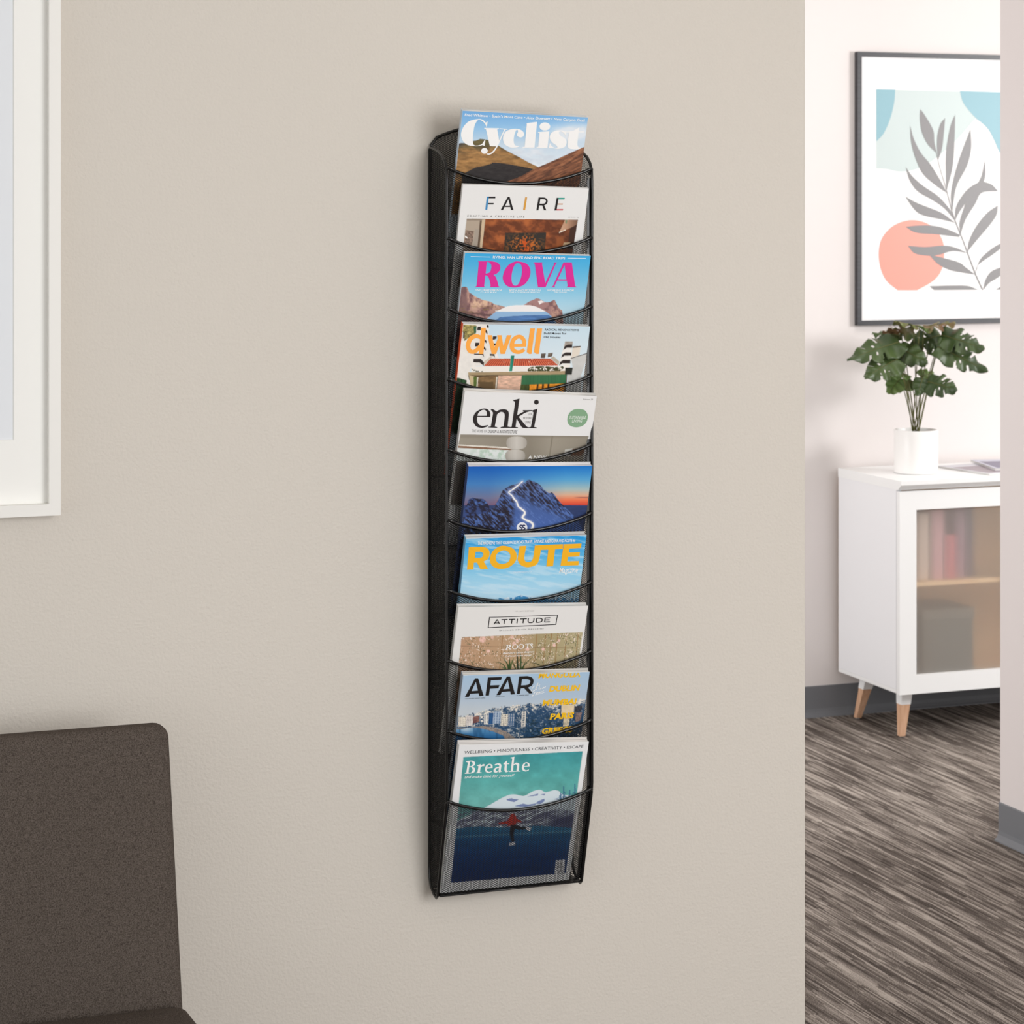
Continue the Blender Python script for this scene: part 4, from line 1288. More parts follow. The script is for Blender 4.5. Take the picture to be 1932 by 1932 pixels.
def pic_city(p):
    p.fill(p.ramp((p.y - 100) / 500, [(0, (168, 196, 220)), (0.6, (178, 196, 214)), (1, (196, 204, 210))]))
    sky = np.interp(p.x, [60, 110, 250, 400, 520, 700, 900, 1200, 1500, 1760, 1900], [690, 662, 640, 602, 570, 545, 520, 492, 470, 446, 430])
    jag = (vnoise(p.x / 22, p.x * 0, 4) - 0.5) * 34 + (vnoise(p.x / 7, p.x * 0, 14) - 0.5) * 18
    m = p.y > sky + jag
    h1 = 0.6 * vnoise((p.x + 0.1 * p.y) / 13, p.y / 10, 21) + 0.4 * vnoise((p.x + 0.1 * p.y) / 40, p.y / 22, 22)
    colid = np.floor((p.x + 0.1 * p.y) / 62)
    h2 = vnoise(colid * 9.1 + 0.3, np.floor(p.y / 200) * 3.3 + 0.2, 33)
    dep = np.clip((p.y - sky) / 130, 0, 1)
    lightc = np.array((232, 224, 212.0))
    darkc = np.array((44, 74, 106.0))
    a = np.clip((h1 - 0.34 - 0.30 * dep + 0.32 * (h2 - 0.5)) * 2.6 + 0.25, 0, 1)[:, None]
    p.c[m] = (darkc * (1 - a) + lightc * a)[m]
    n4 = fbm(p.x / 24, p.y / 18, 41, 4)
    p.mix((28, 50, 62), m * np.clip((n4 - 0.5) * 6, 0, 0.85) * np.clip((p.x - 760) / 300, 0, 1) * np.clip((p.y - 620) / 120, 0, 1))
    p.mix((120, 70, 62), (m & inside(p.x, p.y, [(295, 670), (375, 660), (370, 740), (290, 760)])) * 0.8)

    def block(x0, x1, y0, y1, wall, win, nx, ny):
        b = (p.x > x0 - (p.y - y0) * 0.06) & (p.x < x1 - (p.y - y0) * 0.06) & (p.y > y0) & (p.y < y1)
        fx = ((p.x + (p.y - y0) * 0.06 - x0) / (x1 - x0) * nx) % 1
        fy = ((p.y - y0) / (y1 - y0) * ny) % 1
        p.fill(wall, b)
        p.fill(win, b & (np.abs(fx - 0.5) < 0.24) & (np.abs(fy - 0.5) < 0.28))
    block(105, 205, 675, 800, (236, 228, 214), (120, 100, 88), 5, 5)
    block(208, 295, 655, 790, (228, 220, 214), (150, 140, 142), 4, 7)
    block(440, 498, 640, 770, (230, 226, 218), (70, 90, 112), 2, 8)
    block(500, 560, 620, 770, (46, 92, 142), (30, 62, 104), 2, 8)
    block(560, 660, 600, 760, (176, 190, 206), (60, 100, 146), 3, 8)
    block(662, 752, 640, 790, (236, 228, 212), (76, 74, 78), 4, 6)
    block(755, 838, 630, 790, (52, 92, 132), (206, 206, 204), 3, 8)
    block(930, 985, 600, 800, (222, 216, 206), (60, 84, 104), 1, 9)
    p.poly([(1445, 520), (1615, 508), (1600, 620), (1440, 640)], (226, 206, 172), 0.06, 40)
    p.poly([(1475, 640), (1560, 630), (1540, 790), (1465, 800)], (196, 184, 160), 0.3, 16)
    p.poly([(1615, 535), (1720, 525), (1700, 600), (1612, 610)], (60, 62, 70), 0.5, 14)
    p.poly([(1630, 620), (1710, 612), (1690, 720), (1620, 740)], (120, 102, 98), 0.5, 14)
    pr = inside(p.x, p.y, [(60, 830), (340, 800), (420, 790), (560, 810), (720, 860), (860, 960), (900, 1100), (680, 1100), (700, 930), (600, 880), (500, 845), (340, 815), (60, 850)])
    p.mix((166, 146, 130), pr * (0.5 + 0.6 * vnoise(p.x / 8, p.y / 8, 7)))
    w = inside(p.x, p.y, path([(0, 845), (200, 822), (340, 812, 1), (500, 848, 1), (620, 890, 1), (700, 940, 1), (720, 1100), (700, 1500), (0, 1500)]))
    p.fill(p.ramp((p.y - 815) / 130, [(0, (96, 150, 190)), (1, (44, 104, 158))]), w)
    p.mix((206, 218, 226), w * np.exp(-((p.x - 200) / 90) ** 2) * np.clip((900 - p.y) / 80, 0, 0.8))
    p.mix((40, 84, 124), w * np.clip((vnoise(p.x / 30, p.y / 160, 8) - 0.55) * 3, 0, 0.6))


us, vs_ = stable(lambda: grid(W, H)[0]), stable(lambda: grid(W, H)[1])
sh.picture('cover_picture', pic_city, us, vs_, LP, cov)
R9 = path([(893, 145), (1000, 140), (1060, 160, 1), (1080, 205, 1), (1060, 260, 1), (1008, 290), (1065, 358), (1062, 364), (1022, 366), (955, 296), (915, 300), (900, 372), (862, 374)])
R9h = path([(930, 180), (990, 178), (1028, 190, 1), (1038, 215, 1), (1020, 246, 1), (980, 258), (918, 262)])
sh.shapes('title_lettering', [([(320, 168), (352, 168), (238, 410), (185, 414)], BLK), ([(318, 168), (358, 168), (430, 396), (374, 402)], BLK), ([(272, 336), (388, 326), (396, 362), (256, 372)], BLK),
                              ([(487, 158), (667, 152), (657, 190), (525, 196), (517, 262), (637, 257), (622, 298), (512, 305), (500, 392), (455, 395)], BLK),
                              ([(733, 146), (766, 146), (648, 386), (597, 389)], BLK), ([(735, 146), (775, 146), (838, 376), (785, 381)], BLK), ([(682, 311), (798, 302), (806, 336), (668, 346)], BLK), (R9, BLK, [R9h])], LT, cov)
YW = (244, 192, 36)
script = [stroke([(1118, 262), (1140, 228), (1128, 268), (1142, 254), (1150, 266), (1166, 250)], 5), stroke([(1098, 268), (1068, 290), (1050, 330), (1046, 348), (1064, 348), (1090, 318), (1084, 334), (1100, 318), (1124, 262), (1112, 318), (1134, 300), (1158, 268), (1150, 312), (1168, 298), (1172, 310), (1190, 290), (1196, 304), (1216, 280), (1212, 298), (1240, 276)], 6),
          stroke([(1120, 345), (1090, 356), (1070, 400), (1062, 395), (1090, 372), (1116, 352), (1112, 372), (1134, 348), (1138, 366), (1156, 342), (1160, 360), (1180, 338), (1186, 350), (1214, 326)], 6), stroke([(1100, 386), (1160, 372), (1224, 348)], 5)]
sh.shapes('script_lettering', [(q_, WHITE) for q_ in script], LT, cov)
sh.texts('city_names', [("MONGOLIA", (1143, 166), (1690, 150), 84, YW, 0.045, 0.1), ("DUBLIN", (1282, 342), (1672, 325), 76, YW, 0.045, 0.1), ("MUMBAI", (1193, 524), (1630, 502), 76, YW, 0.045, 0.1), ("PARIS", (1290, 705), (1598, 685), 80, YW, 0.045, 0.1), ("GREECE", (1180, 892), (1580, 866), 78, YW, 0.045, 0.1)], LT, cov)
sh.texts('small_lettering', [("TRAVELERS WHO CARE", (183, 443), (450, 430), 13, (50, 50, 54), 0, 0), ("AFAR.COM", (582, 415), (700, 408), 13, (50, 50, 54), 0, 0), ("SUMMER 2020", (858, 400), (1015, 391), 13, (50, 50, 54), 0, 0)], LT, cov)

# --- 10: skater on a lake
view = (780, 1360, 0.191511)
root, cov, sh, W, H = magazine(9, view, (455, 240), (1728, 205), 0.0105, 'white bordered teal magazine with a skater in red seen through mesh of lowest pocket', (228, 228, 227), page_col=(218, 214, 210), slip=0.004)


def pic_skater(p):
    p.fill((233, 233, 233))
    m = inside(p.x, p.y, [(492, 356), (1668, 300), (1500, 1500), (368, 1596)])
    n1 = fbm(p.x / 120, p.y / 90, 4, 5)
    p.fill(np.clip(p.ramp((p.y - 300) / 560, [(0, (66, 152, 158)), (0.5, (92, 172, 168)), (1, (120, 190, 182))]) * (1 + 0.28 * (n1 - 0.5))[:, None], 0, 255), m)
    sn = path([(600, 900), (690, 860), (760, 822, 1), (860, 765, 1), (940, 730, 1), (1000, 724, 1), (1090, 738, 1), (1180, 692, 1), (1250, 679, 1), (1300, 702, 1), (1380, 684, 1), (1430, 690, 1), (1475, 725, 1), (1640, 740), (1600, 1100), (400, 1100), (400, 1000)])
    s = m & inside(p.x, p.y, sn)
    p.fill((214, 226, 232), s)
    for q_ in ([(915, 770), (970, 762), (990, 770), (1040, 772), (1010, 790), (990, 800), (920, 782)], [(1120, 745), (1180, 730), (1230, 715), (1225, 735), (1170, 742)], [(1250, 725), (1298, 718), (1290, 735)], [(1230, 790), (1290, 765), (1292, 790), (1250, 820), (1200, 815)], [(990, 840), (1080, 815), (1130, 825), (1210, 812), (1200, 830), (1100, 848)], [(1390, 770), (1420, 760), (1418, 776)]):
        p.fill((120, 136, 178), s & inside(p.x, p.y, q_))
    n2 = fbm(p.x / 60, (p.y + p.x * 0.25) / 16, 9, 5)
    g = m & (p.y > 862 + (p.x - 500) * -0.06)
    p.mix((110, 114, 138), g * np.clip((n2 - 0.36) * 5, 0, 1) * np.clip((p.y - 860) / 40, 0, 1))
    p.mix((74, 78, 112), g * np.clip((p.x - 1250) / 200, 0, 0.8) * np.clip((p.y - 880) / 80, 0, 1))
    for tx, ty, th in ((1480, 775, 130), (1540, 770, 90), (1590, 760, 140), (1450, 778, 70)):
        p.mix((52, 92, 132), m * np.clip(1.6 - np.abs(p.x - tx) / 4, 0, 0.8) * ((p.y > ty - th) & (p.y < ty)))
        k = np.clip((p.y - (ty - th)) / th, 0, 1) * 34
        p.mix((60, 104, 140), m * (np.abs(p.x - tx) < k) * ((p.y > ty - th) & (p.y < ty)) * np.clip((vnoise(p.x / 7, p.y / 8, 6) - 0.5) * 4, 0, 0.75))
    lake = m & inside(p.x, p.y, path([(300, 1080), (430, 1062), (620, 1040, 1), (900, 1050, 1), (1250, 1035, 1), (1600, 1060), (1600, 1700), (300, 1700)]))
    p.fill(np.clip(p.ramp((p.y - 1045) / 480, [(0, (58, 122, 158)), (0.2, (40, 96, 142)), (0.6, (28, 66, 120)), (1, (24, 52, 104))]) * (1 + 0.25 * (fbm(p.x / 200, p.y / 30, 3) - 0.5))[:, None], 0, 255), lake)
    p.mix((150, 190, 206), lake * np.exp(-((p.y - 1120 + (p.x - 900) * 0.05) / 10) ** 2) * 0.4)
    p.fill((196, 62, 52), m & inside(p.x, p.y, path([(838, 1005), (925, 985), (948, 950), (955, 925, 1), (980, 912, 1), (1005, 930, 1), (1012, 955), (1066, 990), (1060, 1004), (1015, 1000), (1002, 1035), (925, 1035), (930, 1012), (842, 1020)])))
    p.fill((36, 34, 42), m & inside(p.x, p.y, stroke([(985, 1030), (968, 1110), (982, 1190)], [52, 38, 26])))
    p.fill((36, 34, 42), m & inside(p.x, p.y, stroke([(985, 1040), (1050, 1058), (1120, 1056)], [44, 32, 22])))
    p.fill((232, 232, 236), m & inside(p.x, p.y, [(942, 1205), (1000, 1190), (1002, 1222), (945, 1232)]))
    p.fill((232, 232, 236), m & inside(p.x, p.y, [(1100, 1040), (1165, 1050), (1145, 1090), (1112, 1070)]))
    bc = inside(p.x, p.y, [(1402, 1376), (1492, 1368), (1484, 1520), (1388, 1530)])
    p.fill((235, 235, 236), bc)
    p.fill((50, 50, 54), bc & ((p.y % 14) < 6) & (p.x > 1415) & (p.x < 1474) & (p.y > 1390) & (p.y < 1505))


us, vs_ = stable(lambda: grid(W, H, fine=0.30)[0]), stable(lambda: grid(W, H, fine=0.30)[1])
sh.picture('cover_picture', pic_skater, us, vs_, LP, cov)
b10 = lambda x: 520 - (x - 505) * 0.042
tf = lambda x, y: (x, b10(x) - y)                         # y up from the sloping baseline
B_ = path([tf(512, 0), tf(504, 3), tf(504, 8), tf(520, 12), tf(536, 110), tf(518, 114), tf(516, 122), tf(575, 126, ) + (1,), tf(606, 108) + (1,), tf(602, 80) + (1,), tf(578, 66), tf(604, 50) + (1,), tf(606, 22) + (1,), tf(585, 4) + (1,), tf(550, 0) + (1,)])
Bh1, Bh2 = path([tf(556, 116), tf(574, 114) + (1,), tf(583, 96) + (1,), tf(574, 76) + (1,), tf(550, 70)]), path([tf(548, 62), tf(570, 60) + (1,), tf(582, 36) + (1,), tf(568, 10) + (1,), tf(542, 8)])
r_ = path([tf(616, 0), tf(616, 6), tf(630, 9), tf(640, 68), tf(625, 74), tf(625, 79), tf(662, 88), tf(663, 68), tf(682, 86) + (1,), tf(700, 86), tf(697, 66), tf(680, 68) + (1,), tf(661, 56), tf(654, 9), tf(672, 5), tf(672, 0)])


def small_e(x0):
    e = path([tf(x0 + 78, 46), tf(x0 + 22, 43), tf(x0 + 24, 24) + (1,), tf(x0 + 42, 9) + (1,), tf(x0 + 70, 16), tf(x0 + 72, 10), tf(x0 + 42, -2) + (1,), tf(x0 + 10, 10) + (1,), tf(x0 + 2, 42) + (1,), tf(x0 + 16, 74) + (1,), tf(x0 + 46, 88) + (1,), tf(x0 + 74, 74) + (1,)])
    hh = path([tf(x0 + 24, 50), tf(x0 + 32, 72) + (1,), tf(x0 + 46, 80) + (1,), tf(x0 + 58, 70) + (1,), tf(x0 + 59, 53)])
    return e, hh


ee1, eh1 = small_e(702)
ee2, eh2 = small_e(1066)
a_ = path([tf(862, 4), tf(842, -1) + (1,), tf(838, 12), tf(815, -2) + (1,), tf(792, 6) + (1,), tf(790, 30) + (1,), tf(812, 48) + (1,), tf(842, 54), tf(843, 68) + (1,), tf(828, 78) + (1,), tf(808, 70) + (1,), tf(798, 72), tf(800, 80), tf(834, 90) + (1,), tf(864, 74) + (1,), tf(860, 18) + (1,), tf(872, 10)])
ah = path([tf(840, 44), tf(818, 38) + (1,), tf(812, 20) + (1,), tf(824, 10) + (1,), tf(838, 20)])
tt = path([tf(885, 84), tf(885, 76), tf(898, 76), tf(895, 20) + (1,), tf(910, -2) + (1,), tf(940, 8), tf(938, 14), tf(922, 12) + (1,), tf(917, 26), tf(920, 76), tf(944, 76), tf(944, 85), tf(920, 85), tf(922, 110), tf(916, 110)])
h_ = path([tf(944, 0), tf(944, 6), tf(958, 9), tf(972, 130), tf(955, 135), tf(955, 141), tf(994, 148), tf(986, 72), tf(1012, 88) + (1,), tf(1040, 76) + (1,), tf(1040, 50), tf(1036, 9), tf(1054, 6), tf(1054, 0), tf(1000, 0), tf(1000, 6), tf(1014, 9), tf(1018, 55) + (1,), tf(1006, 72) + (1,), tf(984, 60), tf(980, 9), tf(996, 6), tf(996, 0)])
sh.shapes('title_lettering', [(B_, WHITE, [Bh1, Bh2]), (r_, WHITE), (ee1, WHITE, [eh1]), (a_, WHITE, [ah]), (tt, WHITE), (h_, WHITE), (ee2, WHITE, [eh2])], LT, cov)
sh.texts('small_lettering', [("and make time for yourself", (500, 566), (985, 548), 30, WHITE, 0.006, 0.25), ("WELLBEING \u2022 MINDFULNESS \u2022 CREATIVITY \u2022 ESCAPE", (500, 325), (1672, 266), 33, (74, 74, 78), 0.0, 0.0)], LT, cov)

# ------------------------------------------------------------------ white framed picture at the left edge
FX0, FX1, FZ0, FZ1 = -1.47, -0.7775, 1.1505, 2.16
pf = empty('picture_frame', ((FX0 + FX1) / 2, 0, FZ0), 'white framed picture with wide mat, cut by left edge of the view', 'picture frame')
FWD, FT = 0.0185, 0.030


def mitred(name, p, mat, parent, y0, y1):
    """p: four (x, z) corners of a mitred rail"""
    prism(name, [(x, y1, z) for x, z in p], (0, y0 - y1, 0), mat, parent)


o4 = [(FX0, FZ0), (FX1, FZ0), (FX1, FZ1), (FX0, FZ1)]
i4 = [(FX0 + FWD, FZ0 + FWD), (FX1 - FWD, FZ0 + FWD), (FX1 - FWD, FZ1 - FWD), (FX0 + FWD, FZ1 - FWD)]
for k in range(4):
    j = (k + 1) % 4
    g = 0.00015
    mitred('frame_rail', [o4[k], o4[j], i4[j], i4[k]], M['frame_white'], pf, -0.001, -FT)
mw = 0.055
mat_o = [(FX0 + FWD, FZ0 + FWD), (FX1 - FWD, FZ1 - FWD)]
mx0, mx1, mz0, mz1 = FX0 + FWD + mw, -0.8485, 1.2705, FZ1 - FWD - 0.1
b0 = base_of(pf)
V, Fs = [], []
for (x0, x1, z0, z1, y) in ((mat_o[0][0], mat_o[1][0], mat_o[0][1], mat_o[1][1], -0.0125), (mx0, mx1, mz0, mz1, -0.0125), (mx0 + 0.0016, mx1 - 0.0016, mz0 + 0.0016, mz1 - 0.0016, -0.0100)):
    V += [(x0, y, z0), (x1, y, z0), (x1, y, z1), (x0, y, z1)]
for r_i in (0, 4):
    for k in range(4):
        Fs.append((r_i + k, r_i + (k + 1) % 4, r_i + 4 + (k + 1) % 4, r_i + 4 + k))
pymesh('mat_board', V, Fs, M['mat_board'], pf)
box('pale_print', (mx0 - 0.01, -0.0098, mz0 - 0.01), (mx1 + 0.01, -0.0088, mz1 + 0.01), M['pale_print'], pf)
box('backing_board', (FX0 + FWD - 0.004, -0.0086, FZ0 + FWD - 0.004), (FX1 - FWD + 0.004, -0.004, FZ1 - FWD + 0.004), M['frame_white'], pf)

# ------------------------------------------------------------------ lounge chair
CH0, CH1, SEAT = -1.27, -0.634, 0.435
chair = empty('lounge_chair', ((CH0 + CH1) / 2, -0.5, 0), 'armless charcoal fabric lounge chair standing against the greige wall', 'chair')


def cushion(name, c8, r, parent, sub=3):
    """padded block from eight corners (bottom four then top four), edges rounded by r"""
    bm = bmesh.new()
    b = base_of(parent)
    vs8 = [bm.verts.new(Vector(np.asarray(p, float) - b)) for p in c8]
    for f in ((0, 1, 2, 3), (4, 5, 6, 7), (0, 1, 5, 4), (1, 2, 6, 5), (2, 3, 7, 6), (3, 0, 4, 7)):
        bm.faces.new([vs8[i] for i in f])
    bmesh.ops.recalc_face_normals(bm, faces=bm.faces)
    bmesh.ops.bevel(bm, geom=list(bm.edges), offset=r, segments=sub, affect='EDGES', profile=0.5)
    me = bpy.data.meshes.new(name)
    bm.to_mesh(me)
    bm.free()
    me.polygons.foreach_set('use_smooth', np.ones(len(me.polygons), bool))
    me.materials.append(M['fabric'])
    return link(bpy.data.objects.new(name, me), parent)


yt, yb = -0.200, -0.262
cushion('backrest', [(CH0, yb - 0.008, 0.36), (CH1 + 0.006, yb - 0.008, 0.36), (CH1 + 0.004, yb + 0.075, 0.36), (CH0, yb + 0.075, 0.36),
                     (CH0 + 0.004, yt, 0.8395), (CH1 - 0.004, yt, 0.8395), (CH1 - 0.006, yt + 0.052, 0.8385), (CH0 + 0.006, yt + 0.052, 0.8385)], 0.019, chair, 5)
bk = chair.children[0]
tube('seam', [(CH1 - 0.0175, yt - 0.0005, 0.824), (CH1 - 0.0135, (yt + yb) / 2 + 0.0005, 0.62), (CH1 - 0.011, yb - 0.0005, 0.40)], 0.0012, M['fabric'], bk, 6)
st_ = cushion('seat', [(CH0, -0.80, 0.30), (CH1 + 0.006, -0.80, 0.30), (CH1 + 0.006, yb - 0.006, 0.30), (CH0, yb - 0.006, 0.30),
                       (CH0, -0.80, SEAT + 0.012), (CH1 + 0.006, -0.80, SEAT + 0.012), (CH1 + 0.006, yb - 0.006, SEAT - 0.003), (CH0, yb - 0.006, SEAT - 0.003)], 0.022, chair, 4)
tube('piping', [(CH1 - 0.003, -0.79, SEAT - 0.001), (CH1 - 0.003, -0.5, SEAT - 0.006), (CH1 - 0.003, yb - 0.02, SEAT - 0.013)], 0.0032, M['fabric'], st_, 8)
for lx in (CH0 + 0.06, CH1 - 0.06):
    for ly in (-0.74, -0.22):
        prism('leg', [(lx - 0.014, ly - 0.014, 0), (lx + 0.014, ly - 0.014, 0), (lx + 0.014, ly + 0.014, 0), (lx - 0.014, ly + 0.014, 0)], (0, 0, 0.31 if ly < -0.5 else 0.37), M['black'], chair)

# ------------------------------------------------------------------ framed botanical print on the hall wall
AX0, AX1, AZ0, AZ1, AYF, AYB = 2.3200, 3.0100, 1.2510, 2.1315, 3.0400, FAR_Y - 0.001
art = empty('framed_print', ((AX0 + AX1) / 2, FAR_Y, AZ0), 'black framed botanical print with teal shapes, coral circle and grey fern leaves', 'framed print')
aw = 0.0155
o4 = [(AX0, AZ0), (AX1, AZ0), (AX1, AZ1), (AX0, AZ1)]
i4 = [(AX0 + aw, AZ0 + aw), (AX1 - aw, AZ0 + aw), (AX1 - aw, AZ1 - aw), (AX0 + aw, AZ1 - aw)]
for k in range(4):
    j = (k + 1) % 4
    mitred('frame_rail', [o4[k], o4[j], i4[j], i4[k]], M['frame_black'], art, AYB, AYF)
APY = 3.0445
paper = box('print_paper', (AX0 + aw - 0.002, APY, AZ0 + aw - 0.002), (AX1 - aw + 0.002, APY + 0.004, AZ1 - aw + 0.002), material('art_paper', (248, 246, 246), 0.7, 0.2), art)
S7 = 0.2236
sa_ = Sheet(np.array([AX0, APY, AZ1]), np.array([1.0, 0, 0]), np.array([0, 0, -1.0]), (1500, 60, S7))
q8 = lambda x, y: (x, y + (500 - 60) / S7)                # second close-up, 440 px lower
TL_, TD_, CO_, GL_ = (191, 202, 201), (136, 174, 185), (228, 154, 140), (132, 130, 131)
RX = 2140
sa_.shapes('pale_teal_field', [(path([(685, 485), (RX, 525), (RX, 900), (1700, 820), (1520, 735), (1350, 925, 1), (1130, 1110, 1), (1000, 1165, 1), (880, 1180, 1), (780, 1160, 1), (685, 1155)]), TL_)], 0.0003, paper)
sa_.shapes('teal_shape', [(path([(685, 485), (845, 488), (835, 600, 1), (800, 740, 1), (745, 860, 1), (685, 925)]), TD_)], 0.0006, paper)
sa_.shapes('teal_shape', [(path([(1390, 500), (RX, 522), (RX, 1260, ), (1960, 1250, 1), (1800, 1130, 1), (1722, 1010, 1), (1680, 915, 1), (1620, 810, 1), (1510, 712, 1), (1420, 600, 1)]), TD_)], 0.0006, paper)
sa_.shapes('coral_circle', [(path([(985, 1588, 1), (1130, 1625, 1), (1230, 1730, 1), (1258, 1850, 1), q8(1240, 30) + (1,), q8(1170, 130) + (1,), q8(1030, 213), q8(865, 213), q8(770, 130) + (1,), q8(720, 20) + (1,), (707, 1850, 1), (740, 1730, 1), (840, 1630, 1)]), CO_)], 0.0006, paper)
L = []
for pts in (
    [(1055, 652), (1095, 705, 1), (1165, 830, 1), (1175, 930, 1), (1195, 1025), (1120, 950, 1), (1070, 850, 1), (1052, 740, 1)],
    [(1265, 728), (1255, 850, 1), (1240, 980, 1), (1208, 1080), (1198, 1000, 1), (1200, 880, 1), (1225, 780, 1)],
    [(1350, 698), (1345, 900, 1), (1330, 1130, 1), (1278, 1340), (1272, 1200, 1), (1275, 1000, 1), (1310, 800, 1)],
    [(1480, 820), (1485, 980, 1), (1450, 1130, 1), (1360, 1310, 1), (1325, 1520), (1315, 1380, 1), (1340, 1230, 1), (1400, 1030, 1)],
    [(970, 790), (1000, 900, 1), (1060, 1020, 1), (1150, 1130, 1), (1240, 1280, 1), (1280, 1360), (1180, 1290, 1), (1080, 1200, 1), (1020, 1080, 1), (980, 940, 1)],
    [(932, 1140), (990, 1220, 1), (1080, 1300, 1), (1210, 1390, 1), (1310, 1505, 1), (1345, 1590), (1260, 1490, 1), (1160, 1420, 1), (1040, 1350, 1), (970, 1260, 1)],
    [(930, 1390), (1020, 1440, 1), (1120, 1480, 1), (1240, 1530, 1), (1350, 1612), (1230, 1582, 1), (1070, 1545, 1), (1000, 1490, 1)],
    [(930, 1645), (1030, 1635, 1), (1150, 1635, 1), (1270, 1660, 1), (1390, 1712), (1385, 1732), (1200, 1710, 1), (1020, 1695, 1)],
    [(950, 1805), (1100, 1815, 1), (1250, 1803, 1), (1350, 1820, 1), (1452, 1866), (1330, 1850, 1), (1220, 1880, 1), (1130, 1890, 1), (1010, 1870, 1)],
    [(1130, 1880), (1240, 1905, 1), (1380, 1945, 1), q8(1440, 20) + (1,), q8(1518, 80), q8(1400, 62) + (1,), q8(1300, 40) + (1,), q8(1200, -12) + (1,)],
    [q8(1135, 178), q8(1290, 173), q8(1450, 175) + (1,), q8(1545, 209), q8(1172, 211)],
    [(1600, 1085), (1605, 1200, 1), (1592, 1265), (1660, 1290, 1), (1712, 1345), (1575, 1358, 1), (1520, 1450, 1), (1440, 1580, 1), (1395, 1708), (1390, 1600, 1), (1440, 1440), (1380, 1530, 1), (1350, 1592), (1358, 1480, 1), (1420, 1370, 1), (1480, 1310, 1), (1548, 1270), (1578, 1200, 1)],
    [(1710, 1465), (1700, 1540, 1), (1650, 1620, 1), (1540, 1750, 1), (1453, 1856), (1470, 1760, 1), (1530, 1640, 1), (1620, 1530, 1)],
    [(1800, 1775), (1725, 1790, 1), (1640, 1845, 1), (1560, 1925, 1), q8(1520, 78), q8(1545, 0) + (1,), (1680, 1870, 1)],
    [q8(1830, -10), q8(1725, 22) + (1,), q8(1650, 60) + (1,), q8(1605, 130) + (1,), q8(1588, 210), q8(1640, 150) + (1,), q8(1725, 95) + (1,)],
    [q8(1960, 120), q8(1800, 150) + (1,), q8(1690, 208), q8(1900, 208)],
):
    L.append((path(pts), GL_))
stem = [(1185, 1000), (1225, 1160), (1270, 1310), (1320, 1500), (1360, 1620), (1420, 1770), (1460, 1880), q8(1525, 85), q8(1582, 210)]
L.append((stroke(stem, [3, 4, 5, 7, 8, 8, 9, 10, 10]), GL_))
sa_.shapes('fern_leaves', L, 0.0009, paper)

# ------------------------------------------------------------------ sideboard cabinet
KX0, KX1, KYF, KYB, KZ0, KZ1, KTOP = 2.2465, 3.1500, 2.6400, 3.0320, 0.1450, 0.7680, 0.7970
kab = empty('sideboard', ((KX0 + KX1) / 2, (KYF + KYB) / 2, 0), 'white sideboard with frosted glass doors and short tapered wooden legs', 'sideboard')
TK = 0.018
box('side_panel', (KX0, KYF + 0.020, KZ0 + 0.012), (KX0 + TK, KYB, KZ1), M['cab_side'], kab, 0.0008)
box('side_panel', (KX1 - TK, KYF + 0.020, KZ0 + 0.012), (KX1, KYB, KZ1), M['cab_side'], kab, 0.0008)
box('bottom_panel', (KX0, KYF + 0.020, KZ0), (KX1, KYB, KZ0 + 0.0118), M['white'], kab, 0.0008)
box('back_panel', (KX0 + TK, KYB - 0.008, KZ0 + 0.012), (KX1 - TK, KYB, KZ1), M['birch'], kab)
box('inner_floor', (KX0 + TK, KYF + 0.022, KZ0 + 0.0122), (KX1 - TK, KYB - 0.008, KZ0 + 0.019), M['birch'], kab)
box('inner_lining', (KX0 + TK, KYF + 0.022, KZ0 + 0.019), (KX0 + TK + 0.002, KYB - 0.008, KZ1 - 0.002), M['birch'], kab)
mid = (KX0 + KX1) / 2
box('shelf', (KX0 + TK + 0.003, KYF + 0.032, 0.4655), (KX1 - TK, KYB - 0.009, 0.4790), M['birch'], kab, 0.0008)
# top with a mitred front edge
prism('top_panel', [(KX0 - 0.0015, KYB, KZ1), (KX0 - 0.0015, KYF + 0.006, KZ1), (KX0 - 0.0015, KYF - 0.012, KZ1 + 0.016), (KX0 - 0.0015, KYF - 0.012, KTOP), (KX0 - 0.0015, KYB, KTOP)], (KX1 - KX0 + 0.003, 0, 0), M['white'], kab)
for (d0, d1) in ((KX0 + 0.001, mid - 0.0015), (mid + 0.0015, KX1 - 0.001)):
    za, zb = KZ0 - 0.002, KZ1 - 0.004
    sw = 0.058
    ya, yb2 = KYF, KYF + 0.0185
    dr = box('door', (d0, ya, za), (d0 + sw, yb2, zb), M['white'], kab, 0.0008)
    bm = bmesh.new()
    bo = base_of(dr)
    for lo, hi in (((d0, ya, za), (d0 + sw, yb2, zb)), ((d1 - sw, ya, za), (d1, yb2, zb)), ((d0 + sw, ya, zb - sw), (d1 - sw, yb2, zb)), ((d0 + sw, ya, za), (d1 - sw, yb2, za + sw))):
        g = bmesh.ops.create_cube(bm, size=1.0)
        for v in g['verts']:
            v.co = Vector([lo[i] + (v.co[i] + 0.5) * (hi[i] - lo[i]) - bo[i] for i in range(3)])
    bm.to_mesh(dr.data)
    bm.free()
    gp = box('glass_pane', (d0 + sw - 0.004, ya + 0.0085, za + sw - 0.004), (d1 - sw + 0.004, ya + 0.0125, zb - sw + 0.004), M['glass'], dr)
    gp.data.materials.append(M['clear'])
    for f in gp.data.polygons:
        f.material_index = 0 if f.normal.y < -0.5 else 1


